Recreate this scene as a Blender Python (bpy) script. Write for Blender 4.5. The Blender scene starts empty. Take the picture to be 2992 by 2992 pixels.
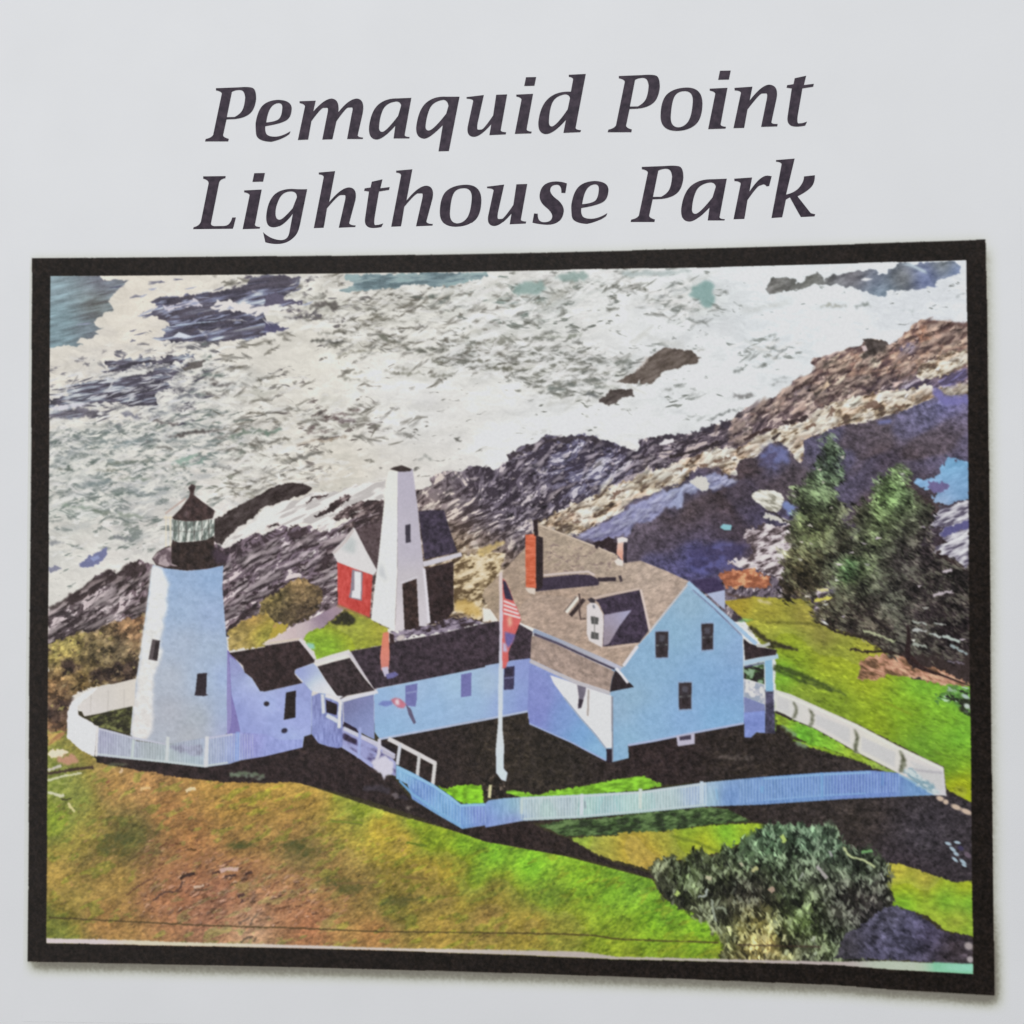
import bpy, math
import numpy as np

# ------------------------------------------------------------------ set-up
# A printed page lies on its back, its right side curling up a little. Lengths
# are in page units (1 unit = U metres) until the very end.
U = 0.18
BEND_A, BEND_B, BEND_C = 0.0793, 0.0607, -0.0203     # page surface: z = A x + B x^2 + C y
LIFT = 0.075                                         # keeps the whole page above z = 0

scene = bpy.context.scene
cam_data = bpy.data.cameras.new('camera')
cam = bpy.data.objects.new('camera', cam_data)
scene.collection.objects.link(cam)
cam_data.sensor_fit = 'HORIZONTAL'
cam_data.sensor_width = 36.0
cam_data.lens = 36.0
cam_data.clip_start = 0.005
cam_data.clip_end = 50.0
cam.location = (0, 0, (1 + LIFT) * U)
scene.camera = cam

world = bpy.data.worlds.new('World')
scene.world = world
world.use_nodes = True
bg = world.node_tree.nodes['Background']
bg.inputs[0].default_value = (0.94, 0.965, 1.0, 1)
bg.inputs[1].default_value = 0.30


def area_light(name, loc, target, size, power, color):
    d = bpy.data.lights.new(name, 'AREA')
    d.shape = 'RECTANGLE'
    d.size, d.size_y = size
    d.energy = power
    d.color = color
    o = bpy.data.objects.new(name, d)
    scene.collection.objects.link(o)
    o.location = loc
    v = np.array(target, float) - np.array(loc, float)
    import mathutils
    o.rotation_euler = mathutils.Vector(v).to_track_quat('-Z', 'Y').to_euler()
    return o


area_light('top_soft_light', (-0.10, 0.62, 0.75), (0, 0.02, 0), (0.9, 0.5), 5.7, (0.962, 0.982, 1.0))  # large soft area lamp added beyond the page top, stands for unseen lighting
area_light('warm_fill_light', (-0.50, -0.20, 0.85), (0, 0, 0), (0.7, 0.7), 2.1, (1.0, 0.96, 0.94))  # warm fill lamp added on the left to tint that side

scene.view_settings.view_transform = 'Standard'
scene.view_settings.look = 'None'
scene.view_settings.exposure = 0.0
scene.view_settings.gamma = 1.0
scene.view_settings.use_curve_mapping = False

LIGHT = 0.84          # how bright a perfectly white ink-free patch comes out (linear)

# PAINT BEGIN
# ------------------------------------------------------------------ page geometry
CEN, FOC = 1496.0, 2992.0


def unproject(p):
    """measured point -> page coordinates on the bent sheet"""
    p = np.asarray(p, float)
    dx, dy = (p[:, 0] - CEN) / FOC, (CEN - p[:, 1]) / FOC
    q = BEND_B * dx * dx
    k = BEND_A * dx + BEND_C * dy + 1.0
    t = np.where(np.abs(q) < 1e-9, 1.0 / k, (-k + np.sqrt(k * k + 4 * q)) / (2 * q + 1e-30))
    return np.stack([dx * t, dy * t], 1)


def page_z(x, y):
    return BEND_A * x + BEND_B * x * x + BEND_C * y


RES = 2560.0                                # ink dots per page unit (two per printed cell)
X0, X1, Y0, Y1 = -0.485, 0.475, -0.505, 0.285
W = int((X1 - X0) * RES) // 2 * 2
H = int((Y1 - Y0) * RES) // 2 * 2
gx = (X0 + (np.arange(W) + 0.5) / RES).astype(np.float32)
gy = (Y1 - (np.arange(H) + 0.5) / RES).astype(np.float32)
_z = page_z(gx[None, :], gy[:, None])
SX = (CEN + FOC * gx[None, :] / (1 - _z)).astype(np.float32)
SY = (CEN - FOC * gy[:, None] / (1 - _z)).astype(np.float32)
del _z
INK = np.full((H, W, 3), 255.0, np.float32)   # printed colour, sRGB
IDS = np.zeros((H, W), np.int16)
PARTS = [('printed_drop_shadow', None, 'soft grey toner drop shadow printed round the black border')]        # id -> (name, parent id, label)


def reg(name, parent=None, label=None):
    PARTS.append((name, parent, label))
    return len(PARTS) - 1


TILES = {'S': (0, 0, 1), 'A1': (130, 740, 1 / 3), 'A2': (774, 740, 1 / 3), 'A3': (1418, 740, 1 / 3), 'A4': (2230, 740, 1 / 3),
         'B1': (130, 1384, 1 / 3), 'B2': (774, 1384, 1 / 3), 'B3': (1418, 1384, 1 / 3), 'B4': (2230, 1384, 1 / 3),
         'C1': (130, 2028, 1 / 3), 'C2': (774, 2028, 1 / 3), 'C3': (1418, 2028, 1 / 3), 'C4': (2230, 2028, 1 / 3),
         'D1': (500, 2300, 1 / 3), 'D2': (1800, 2300, 1 / 3), 'E': (1900, 1700, 1 / 3), 'F': (1900, 1056, 1 / 3),
         'BR': (2592, 2592, 400 / 1932), 'TR': (2592, 600, 400 / 1932), 'BL': (0, 2592, 400 / 1932),
         'TL': (0, 600, 500 / 1932), 'O': (0, 0, 2992 / 1932),
         'Ta': (560, 200, 800 / 1932), 'Tb': (1160, 200, 700 / 1932), 'Tc': (1740, 160, 700 / 1932), 'Tg': (740, 520, 300 / 1932)}


def pp(s):
    out, t = [], TILES['S']
    for tok in s.split():
        if ':' in tok:
            k, tok = tok.split(':')
            t = TILES[k]
        x, y = tok.split(',')
        out.append((t[0] + float(x) * t[2], t[1] + float(y) * t[2]))
    return np.array(out)


def smooth_closed(p, n=6):
    m = len(p)
    out = []
    for i in range(m):
        a, b, c, d = p[i - 1], p[i], p[(i + 1) % m], p[(i + 2) % m]
        for t in np.arange(n) / n:
            out.append(0.5 * (2 * b + (c - a) * t + (2 * a - 5 * b + 4 * c - d) * t * t + (3 * b - a - 3 * c + d) * t ** 3))
    return np.array(out)


def smooth_open(p, n=6):
    q = np.vstack([2 * p[0] - p[1], p, 2 * p[-1] - p[-2]])
    out = []
    for i in range(1, len(q) - 2):
        a, b, c, d = q[i - 1], q[i], q[i + 1], q[i + 2]
        for t in np.arange(n) / n:
            out.append(0.5 * (2 * b + (c - a) * t + (2 * a - 5 * b + 4 * c - d) * t * t + (3 * b - a - 3 * c + d) * t ** 3))
    out.append(p[-1])
    return np.array(out)


def to_canvas(p):
    q = unproject(p)
    return np.stack([(q[:, 0] - X0) * RES, (Y1 - q[:, 1]) * RES], 1)


_TAB = {}


def vnoise(x, y, seed):
    if seed not in _TAB:
        _TAB[seed] = np.random.RandomState(seed).rand(256, 256).astype(np.float32)
    t = _TAB[seed]
    xi, yi = np.floor(x), np.floor(y)
    fx, fy = (x - xi).astype(np.float32), (y - yi).astype(np.float32)
    xi, yi = xi.astype(np.int32), yi.astype(np.int32)
    fx, fy = fx * fx * (3 - 2 * fx), fy * fy * (3 - 2 * fy)
    a, b = xi & 255, (xi + 1) & 255
    c, d = yi & 255, (yi + 1) & 255
    return (t[c, a] * (1 - fx) + t[c, b] * fx) * (1 - fy) + (t[d, a] * (1 - fx) + t[d, b] * fx) * fy


def fbm(sx, sy, lx, ly, ang=0.0, seed=1, octv=3, gain=0.55):
    """noise with features lx long and ly across, lx axis turned by ang degrees; about 0..1"""
    ca, sa = math.cos(math.radians(ang)), math.sin(math.radians(ang))
    u, v = (sx * ca + sy * sa) / lx, (sy * ca - sx * sa) / ly
    tot, amp, s = 0, 1.0, 0
    for o in range(octv):
        tot = tot + amp * vnoise(u * 2 ** o + 17.3 * o, v * 2 ** o + 5.1 * o, seed + o)
        s += amp
        amp *= gain
    return np.clip((tot / s - 0.5) * 1.5 + 0.5, 0, 1)


def sstep(a, b, x):
    t = np.clip((x - a) / (b - a), 0, 1)
    return t * t * (3 - 2 * t)


def mix(a, b, t):
    t = np.asarray(t)[..., None]
    return np.asarray(a, np.float32) * (1 - t) + np.asarray(b, np.float32) * t


def ramp(v, stops):
    xs = [s[0] for s in stops]
    return np.stack([np.interp(v, xs, [s[1][k] for s in stops]) for k in range(3)], -1).astype(np.float32)


def cmap(sx, sy, spots, p=2.6):
    """smooth blend of colour spots (x, y, colour[, weight]) over the page"""
    st = 8
    ax, ay = sx[::st, ::st], sy[::st, ::st]
    num, den = 0, 1e-9
    for s in spots:
        w = (s[3] if len(s) > 3 else 1.0) / (((ax - s[0]) ** 2 + (ay - s[1]) ** 2) / 1e4 + 0.12) ** (p / 2)
        num = num + w[..., None] * np.array(s[2], np.float32)
        den = den + w
    low = (num / den[..., None]).astype(np.float32)
    h, w = sx.shape
    r = np.minimum(np.arange(h) / st, low.shape[0] - 1)
    c = np.minimum(np.arange(w) / st, low.shape[1] - 1)
    r0, c0 = r.astype(int), c.astype(int)
    r1, c1 = np.minimum(r0 + 1, low.shape[0] - 1), np.minimum(c0 + 1, low.shape[1] - 1)
    fr, fc = (r - r0)[:, None, None].astype(np.float32), (c - c0)[None, :, None].astype(np.float32)
    top = low[r0][:, c0] * (1 - fc) + low[r0][:, c1] * fc
    bot = low[r1][:, c0] * (1 - fc) + low[r1][:, c1] * fc
    return top * (1 - fr) + bot * fr


def box_blur(m, r):
    if r < 1:
        return m
    for ax in (0, 1):
        pad = [(0, 0), (0, 0)]
        pad[ax] = (r + 1, r)
        c = np.cumsum(np.pad(m, pad, mode='edge'), axis=ax, dtype=np.float32)
        n = m.shape[ax]
        m = (np.take(c, range(2 * r + 1, 2 * r + 1 + n), ax) - np.take(c, range(0, n), ax)) / (2 * r + 1)
    return m


def raster(pts, pad=0):
    """even-odd fill of a canvas polygon -> (row0, col0, mask)"""
    x, y = pts[:, 0], pts[:, 1]
    c0, c1 = max(0, int(x.min()) - 2 - pad), min(W, int(x.max()) + 3 + pad)
    r0, r1 = max(0, int(y.min()) - 2 - pad), min(H, int(y.max()) + 3 + pad)
    if c1 <= c0 or r1 <= r0:
        return None
    tog = np.zeros((r1 - r0, c1 - c0 + 1), np.int16)
    n = len(pts)
    for i in range(n):
        xa, ya = pts[i]
        xb, yb = pts[(i + 1) % n]
        if ya == yb:
            continue
        if ya > yb:
            xa, ya, xb, yb = xb, yb, xa, ya
        rows = np.arange(max(r0, math.ceil(ya - 0.5)), min(r1, math.ceil(yb - 0.5)))
        if not len(rows):
            continue
        xs = xa + (rows + 0.5 - ya) * (xb - xa) / (yb - ya)
        cols = np.clip(np.ceil(xs - 0.5).astype(int) - c0, 0, c1 - c0)
        np.add.at(tog, (rows - r0, cols), 1)
    return r0, c0, (np.cumsum(tog, 1)[:, :-1] % 2).astype(np.float32)


_seed = [100]


def stamp(pts, col, idn=None, rough=None, blur=0, alpha=1.0, tone=0.0):
    """print a filled outline (measured points) with a colour or colour function"""
    pad = int((rough[0] if rough else 0) * 1.2 + blur * 2)
    r = raster(to_canvas(pts), pad)
    if r is None:
        return None
    r0, c0, m = r
    h, w = m.shape
    sx, sy = SX[r0:r0 + h, c0:c0 + w], SY[r0:r0 + h, c0:c0 + w]
    _seed[0] += 7
    if rough:
        a, l = rough
        dx = (fbm(sx, sy, l, l, 0, _seed[0], 2) - 0.5) * 2.4 * a
        dy = (fbm(sx, sy, l, l, 0, _seed[0] + 3, 2) - 0.5) * 2.4 * a
        rr = np.clip(np.arange(h)[:, None] + dy.astype(int), 0, h - 1)
        cc = np.clip(np.arange(w)[None, :] + dx.astype(int), 0, w - 1)
        m = m[rr, cc]
    hard = m > 0.5
    if blur:
        m = box_blur(box_blur(m, blur), blur)
    c = col(sx, sy) if callable(col) else np.array(col, np.float32)
    if tone:
        c = c + ((fbm(sx, sy, 9, 9, 0, _seed[0] + 11, 2) - 0.5) * 2 * tone)[..., None]
    a = (m * alpha)[..., None]
    v = INK[r0:r0 + h, c0:c0 + w]
    v[...] = v * (1 - a) + c * a
    if idn is not None:
        IDS[r0:r0 + h, c0:c0 + w][hard] = idn
    return r0, c0, hard


def fill(s, col, idn=None, sm=False, **k):
    p = pp(s) if isinstance(s, str) else s
    if sm:
        p = smooth_closed(p)
    return stamp(p, col, idn, **k)


def band(p, w):
    """outline of a stroke of width w (number or one per point)"""
    w = np.atleast_1d(np.asarray(w, float))
    w = np.interp(np.linspace(0, 1, len(p)), np.linspace(0, 1, len(w)), w)
    d = np.gradient(p, axis=0)
    d /= np.linalg.norm(d, axis=1)[:, None] + 1e-9
    n = np.stack([-d[:, 1], d[:, 0]], 1) * w[:, None] / 2
    return np.vstack([p + n, (p - n)[::-1]])


def line(s, w, col, idn=None, sm=False, **k):
    p = pp(s) if isinstance(s, str) else s
    if sm:
        p = smooth_open(p)
    return stamp(band(p, w), col, idn, **k)


def dab(x, y, ln, wd, ang, col, alpha=1.0, soft=0.35, idn=None, wob=0.0):
    """one short printed brush-like mark, measured units"""
    cx, cy = to_canvas(np.array([[x, y]]))[0]
    k = RES / FOC
    a, b = ln * k / 2 + .3, wd * k / 2 + .3
    r = int(max(a, b) + 2)
    c0, c1, r0, r1 = max(0, int(cx) - r), min(W, int(cx) + r + 1), max(0, int(cy) - r), min(H, int(cy) + r + 1)
    if c1 <= c0 or r1 <= r0:
        return
    ca, sa = math.cos(math.radians(ang)), math.sin(math.radians(ang))
    dx = np.arange(c0, c1)[None, :] + 0.5 - cx
    dy = np.arange(r0, r1)[:, None] + 0.5 - cy
    p, q = (dx * ca + dy * sa) / a, (dy * ca - dx * sa) / b
    ph = x * 1.7 + y * 2.3
    d = np.sqrt(p * p + q * q)
    if wob:
        th = np.arctan2(q, p)
        d = d * (1 + wob * (.22 * np.sin(3 * th + ph) + .12 * np.sin(5 * th + 2 * ph)))
    m = np.clip((1.0 + soft - d) / (2 * soft), 0, 1) * alpha
    v = INK[r0:r1, c0:c1]
    v[...] = v * (1 - m[..., None]) + np.array(col, np.float32) * m[..., None]
    if idn is not None:
        IDS[r0:r1, c0:c1][m > 0.5] = idn


def scatter(region, n, lens, wids, angs, cols, seed, alpha=(0.7, 1.0), grow=0.0, soft=0.35):
    """many dabs inside a printed region (row0, col0, mask)"""
    r0, c0, m = region
    ys, xs = np.nonzero(m)
    rs = np.random.RandomState(seed)
    pick = rs.randint(0, len(ys), n)
    for i in pick:
        y, x = ys[i] + r0, xs[i] + c0
        c = cols(SX[y, x], SY[y, x], rs) if callable(cols) else cols[rs.randint(len(cols))]
        c = np.array(c, float) * (1 + (rs.rand() - .5) * .25)
        dab(SX[y, x], SY[y, x], rs.uniform(*lens), rs.uniform(*wids), rs.uniform(*angs), c, rs.uniform(*alpha), soft, wob=1)


def clump(region, n, lens, wids, angs, facs, seed, tint=(150, 160, 130), tm=.12, alpha=(.45, .9), lump=26, out=0.0):
    """leafy or grainy break-up: dabs lighter or darker than what is printed under them, in lumps"""
    r0, c0, m = region
    snap = INK[r0:r0 + m.shape[0], c0:c0 + m.shape[1]].copy()
    ys, xs = np.nonzero(m)
    rs = np.random.RandomState(seed)
    pick = rs.randint(0, len(ys), n)
    px, py = SX[ys[pick] + r0, xs[pick] + c0], SY[ys[pick] + r0, xs[pick] + c0]
    lv = fbm(px, py, lump, lump * .8, 0, seed * 13 + 7, 2)
    for i, k in enumerate(pick):
        j = int(np.clip((lv[i] * .75 + rs.rand() * .55 - .15) * len(facs), 0, len(facs) - 1))
        f = facs[j]
        c = snap[ys[k], xs[k]] * f
        if f > 1:
            c = c * (1 - tm) + np.array(tint) * tm
        ox, oy = rs.normal(0, out, 2) if out else (0, 0)
        dab(px[i] + ox, py[i] + oy, rs.uniform(*lens), rs.uniform(*wids), rs.uniform(*angs), c, rs.uniform(*alpha), .5, wob=1)


def slabs(region, n, lens, wids, angs, light, seed, dark=(58, 46, 50), alpha=(.55, .95)):
    """broken stone: pale tops, each with a dark seam under it"""
    r0, c0, m = region
    snap = INK[r0:r0 + m.shape[0], c0:c0 + m.shape[1]].copy()
    ys, xs = np.nonzero(m)
    rs = np.random.RandomState(seed)
    for k in rs.randint(0, len(ys), n):
        x, y = SX[ys[k] + r0, xs[k] + c0], SY[ys[k] + r0, xs[k] + c0]
        g = rs.rand() ** 2.2
        l, w = lens[0] * (lens[1] / lens[0]) ** g, wids[0] * (wids[1] / wids[0]) ** (g * .6 + rs.rand() * .4)
        a, al = rs.uniform(*angs), rs.uniform(*alpha)
        b = snap[ys[k], xs[k]]
        dab(x + 1.5, y + w * .75, l, w * .8, a, np.array(dark) * .7 + b * .15, al * .85, .5, wob=1)
        t = rs.rand()
        dab(x, y, l * .92, w, a, np.clip(b * .35 + np.array(light, float) * (.42 + .28 * t), 0, 228), al, .5, wob=1)


# ------------------------------------------------------------------ the printed picture
FRAME_OUT = pp('S:94.5,755 450,752.5 774,749.3 1100,747 1418,742 1760,734.5 2062,727 2330,719 2592,710.8 2760,705 2879,700.4'
               ' 2884,900 2891,1500 2896,2100 2901.5,2592 2906,2909 2760,2900 2592,2890 2444,2878 2120,2865 1800,2853 1470,2842'
               ' 1144,2833 800,2824 500,2818 280,2813 81,2809.5 84,2592 86,2000 92,1300')
FRAME_IN = pp('S:147.5,807 450,804.5 774,801.7 1100,797.5 1418,793 1740,786 2062,781.5 2230,776.5 2592,766 2823,760.5'
              ' 2827,1000 2831,1700 2837,2300 2843.5,2846.7 2592,2832 2444,2820 2120,2810.5 1800,2803 1470,2789 1144,2778 800,2769'
              ' 500,2763.5 300,2759 135.6,2755.6 138,2400 141,1800 144.5,1200')

# soft drop shadow in thin toner, printed round the black border
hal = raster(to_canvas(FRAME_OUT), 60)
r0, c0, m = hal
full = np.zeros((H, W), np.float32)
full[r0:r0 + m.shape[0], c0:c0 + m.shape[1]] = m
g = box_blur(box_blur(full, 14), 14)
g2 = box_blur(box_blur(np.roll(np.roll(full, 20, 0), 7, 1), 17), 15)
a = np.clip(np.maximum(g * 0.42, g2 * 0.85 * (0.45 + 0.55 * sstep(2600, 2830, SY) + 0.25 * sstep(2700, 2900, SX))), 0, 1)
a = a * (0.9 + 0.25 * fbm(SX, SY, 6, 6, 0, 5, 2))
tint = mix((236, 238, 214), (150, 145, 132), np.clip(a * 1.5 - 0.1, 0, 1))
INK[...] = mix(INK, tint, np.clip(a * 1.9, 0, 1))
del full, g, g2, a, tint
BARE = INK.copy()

BORDER = reg('picture_border', None, 'thick black printed border round the lighthouse picture')
stamp(FRAME_OUT, (27, 20, 15), BORDER, rough=(1.6, 4), blur=1)

SEA = reg('printed_sea', None, 'printed foaming white sea behind the rocky shore')


SURF = [(480, 1100, 220, 75, .50), (330, 1140, 180, 60, .6), (280, 1300, 260, 90, .74), (640, 1250, 260, 110, .55), (560, 1090, 150, 60, .5),
                            (820, 860, 180, 60, .62), (1080, 930, 260, 70, .48), (1220, 880, 240, 60, .5), (1350, 1040, 230, 60, .6), (1110, 1010, 160, 40, .55),
                            (1560, 1050, 170, 45, .72), (1700, 1080, 160, 60, .75), (1650, 1130, 110, 40, .8), (1520, 900, 220, 60, .62), (1700, 830, 220, 35, .6),
                            (2000, 880, 110, 60, .6), (1080, 1230, 120, 60, .35), (950, 1230, 110, 50, .72), (870, 1370, 200, 50, .42), (650, 1420, 240, 60, .42),
                            (300, 1420, 200, 60, .62), (300, 1490, 160, 50, .5), (1800, 800, 200, 30, .5), (180, 1600, 100, 60, .3), (600, 1000, 120, 50, .38),
                            (2240, 1030, 90, 50, .45), (2000, 1180, 90, 40, .3), (480, 1180, 120, 60, .6), (700, 1330, 200, 80, .5), (400, 1560, 150, 60, .4),
                            (1250, 820, 90, 30, .5), (1420, 1000, 90, 30, .6), (720, 1130, 180, 60, .3)]


def sea_col(sx, sy):
    base = cmap(sx, sy, [(200, 1000, (224, 217, 204)), (420, 880, (222, 214, 200)), (180, 1500, (212, 209, 200)), (420, 1600, (214, 209, 202)),
                         (850, 1050, (220, 215, 204)), (1000, 1400, (221, 214, 200)), (1200, 1200, (222, 220, 216)), (1500, 1050, (222, 220, 214)),
                         (1600, 1250, (223, 223, 221)), (2000, 1100, (222, 223, 222)), (2300, 950, (221, 225, 226)), (2700, 880, (222, 225, 227)),
                         (700, 1650, (224, 218, 212)), (1150, 1450, (226, 220, 212))])
    dark = cmap(sx, sy, [(200, 1150, (92, 88, 100)), (350, 1130, (84, 80, 96)), (300, 1330, (118, 128, 122)), (600, 1320, (112, 125, 116)), (250, 1480, (126, 136, 128)),
                         (700, 830, (84, 76, 88)), (950, 860, (86, 80, 86)), (1100, 1000, (104, 100, 90)), (1500, 1050, (106, 104, 94)),
                         (1700, 1080, (96, 98, 92)), (950, 1230, (96, 84, 80)), (1500, 860, (120, 132, 126)), (2200, 1000, (130, 134, 130)), (700, 1450, (140, 134, 120))])
    dens = np.zeros_like(sx)
    for x, y, rx, ry, w in SURF:
        dens = np.maximum(dens, w * np.exp(-(((sx - x) / rx) ** 2 + ((sy - y) / ry) ** 2)))
    wx = (fbm(sx, sy, 90, 60, 0, 31, 2) - .5) * 40
    n1 = fbm(sx, sy + wx, 62, 15, -7, 40, 3, .6)
    n2 = fbm(sx, sy + wx, 26, 10, -10, 50, 2, .6)
    n = np.clip(n1 * .55 + n2 * .5, 0, 1)
    wy = (fbm(sx, sy, 45, 30, 20, 33, 2) - .5) * 26
    n3 = fbm(sx + wx, sy + wy, 34, 12, 4, 54, 3, .7)
    n = np.clip(n1 * .42 + n2 * .3 + n3 * .36, 0, 1)
    t = 0.80 - 0.42 * dens
    mk = sstep(t - .05, t + .16, n)
    soft = sstep(.42, .8, fbm(sx, sy + wx, 120, 26, -8, 60, 3)) * (0.10 + .5 * dens)
    wash = sstep(.40, .72, fbm(sx + wx, sy + wx, 130, 34, -9, 68, 3, .6)) * np.clip(dens * 1.0, 0, .5)
    base = mix(base, cmap(sx, sy, [(250, 1350, (150, 160, 160)), (600, 1250, (164, 168, 160)), (1000, 1000, (176, 172, 158)), (400, 1100, (140, 140, 152)), (1650, 1080, (166, 168, 160)), (1550, 880, (168, 178, 174))]), wash * .75)
    c = mix(base, cmap(sx, sy, [(250, 1350, (186, 190, 182)), (1000, 1100, (190, 186, 172)), (2300, 1000, (196, 202, 204)), (400, 1100, (176, 172, 176))]), soft)
    c = mix(c, dark, mk * .92)
    c = c + ((n3 - .5) * (14 + 60 * dens) + (fbm(sx, sy + wx, 150, 60, -10, 66, 3) - .5) * 22)[..., None] * np.array((1.0, 1.0, .95), np.float32)
    hi = sstep(.66, .82, fbm(sx, sy - wx, 40, 11, -10, 70, 2)) * (dens > .2) * (1 - mk)
    return mix(c, (228, 226, 222), hi * .6)


stamp(FRAME_IN, sea_col, SEA)


def flecks(n, seed, cols, lens, wids, alpha):
    """gaps and crests of the churning surf"""
    rs = np.random.RandomState(seed)
    wt = np.array([f[2] * f[3] * f[4] ** 2 for f in SURF])
    for k in rs.choice(len(SURF), n, p=wt / wt.sum()):
        x0, y0, rx, ry, w = SURF[k]
        x, y = x0 + rs.normal() * rx * .62, y0 + rs.normal() * ry * .62
        c = np.array(cols(x, y, rs), float)
        a, l = rs.normal(-9, 15), lens[0] * (lens[1] / lens[0]) ** rs.rand()
        for j in range(rs.randint(1, 4)):
            dab(x, y, l, rs.uniform(*wids), a + rs.normal() * 14, c, rs.uniform(*alpha), .8, wob=1)
            x, y = x + l * .7 * math.cos(math.radians(a)), y + l * .7 * math.sin(math.radians(a)) + rs.normal() * 3


def fleck_dark(x, y, rs):
    f = rs.rand() * .5
    a = (70, 66, 78) if x < 560 and y < 1230 else (86, 98, 92) if x < 620 else (84, 78, 66) if x < 1480 else (92, 92, 82) if x < 1900 else (112, 116, 110)
    return tuple(v + (150 - v) * f for v in a)


flecks(1250, 301, fleck_dark, (7, 40), (3.5, 9), (.3, .85))
flecks(240, 304, lambda x, y, rs: (150, 156, 158) if x < 700 else (168, 166, 154), (40, 95), (9, 20), (.12, .32))
flecks(1100, 302, lambda x, y, rs: (224, 221, 212) if x < 1300 else (226, 225, 222), (12, 34), (4, 9), (.4, .9))


def teal(sx, sy):
    n = fbm(sx, sy, 60, 9, -12, 80, 3)
    c = cmap(sx, sy, [(160, 830, (142, 166, 174)), (180, 930, (128, 156, 164)), (280, 890, (112, 116, 112)), (170, 1000, (118, 142, 150)), (300, 820, (126, 132, 146)), (270, 970, (112, 122, 132))])
    return c + ((n - .5) * 62)[..., None] * np.array((.8, 1.05, 1.1), np.float32)


fill('A1:40,195 480,195 520,240 640,232 735,238 680,285 640,325 590,365 565,400 575,450 605,490 550,505 500,550 455,565 420,600 470,640 520,655 440,680 485,705 430,735 320,740 280,775 330,808 230,805 160,815 40,832', teal, SEA, rough=(4, 14), blur=1)


def purple_water(sx, sy):
    n = fbm(sx, sy, 70, 10, -12, 90, 3)
    n2 = fbm(sx, sy, 110, 22, -8, 97, 2)
    c = ramp(n, [(.2, (62, 58, 72)), (.42, (86, 82, 100)), (.58, (112, 114, 142)), (.72, (142, 150, 172)), (.9, (196, 204, 210))])
    return mix(c, (84, 76, 88), sstep(.45, .65, n2) * .65)


fill('A1:925,535 985,480 1000,450 925,435 1000,390 1180,372 1340,358 1460,342 1700,300 1780,270 1815,205 1960,190 A2:330,215 260,330 A2:-5,445 A1:1932,450 1932,720 1850,745 1600,772 1400,770 1060,772 940,752 1040,735 1060,700 1015,670 1110,640 1080,610 1000,570', purple_water, SEA, rough=(4, 14), blur=1)
fill('A1:1040,470 1120,455 1230,430 1330,400 1390,470 1330,460 1200,470 1130,500 1060,505', (205, 198, 206), rough=(4, 9), blur=1)
fill('A1:1440,495 1510,425 1650,418 1660,440 1780,445 1932,462 A2:60,470 A2:20,510 A1:1932,535 1830,545 1760,520 1640,495 1500,505', (218, 212, 208), rough=(5, 12), blur=1)
fill('A1:1130,625 1400,600 1560,590 1600,575 1500,600 1330,615 1200,640', (170, 186, 206), blur=1)
fill('A1:1180,690 1300,730 1240,745 1120,735', (205, 210, 220), blur=1)
fill('A2:0,600 60,600 130,640 220,660 140,680 0,705', (82, 78, 110), SEA, rough=(3, 9), blur=1)
fill('A2:0,370 100,345 160,370 170,410 330,420 330,440 180,455 0,460', (92, 86, 108), SEA, rough=(4, 9), blur=1)


def lower_patch(sx, sy):
    n = fbm(sx, sy, 60, 9, -10, 190, 3)
    return ramp(n, [(.2, (66, 62, 72)), (.45, (96, 90, 106)), (.65, (128, 134, 150)), (.85, (190, 194, 198))])


fill('A1:190,1210 240,1160 300,1135 500,1110 700,1090 850,1070 930,1030 1090,1000 1180,1040 1120,1100 1050,1130 1120,1160 1000,1210 960,1260 1000,1330 760,1340 560,1300 380,1320 210,1330 40,1340 40,1270 230,1250', lower_patch, SEA, rough=(5, 14), blur=1)
fill('A1:540,940 700,930 860,910 990,930 1100,900 1340,885 1270,940 1130,960 1160,1010 1040,1000 980,960 830,980 700,1030 560,1040', lower_patch, SEA, rough=(7, 10), blur=1)
fill('A1:1200,1010 1300,945 1430,940 1380,1000 1240,1030', (98, 92, 88), rough=(4, 9), blur=1)
fill('A1:520,1090 640,1060 830,1030 930,1020 860,1050 700,1085', (214, 212, 206), rough=(3, 9), blur=1)
fill('A1:50,1345 330,1310 420,1325 300,1350 90,1380', (208, 204, 212), rough=(3, 9), blur=1)
fill('A1:40,1380 300,1355 460,1370 500,1430 380,1445 200,1450 40,1450', lower_patch, SEA, rough=(6, 12), blur=2, alpha=.85)
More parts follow.
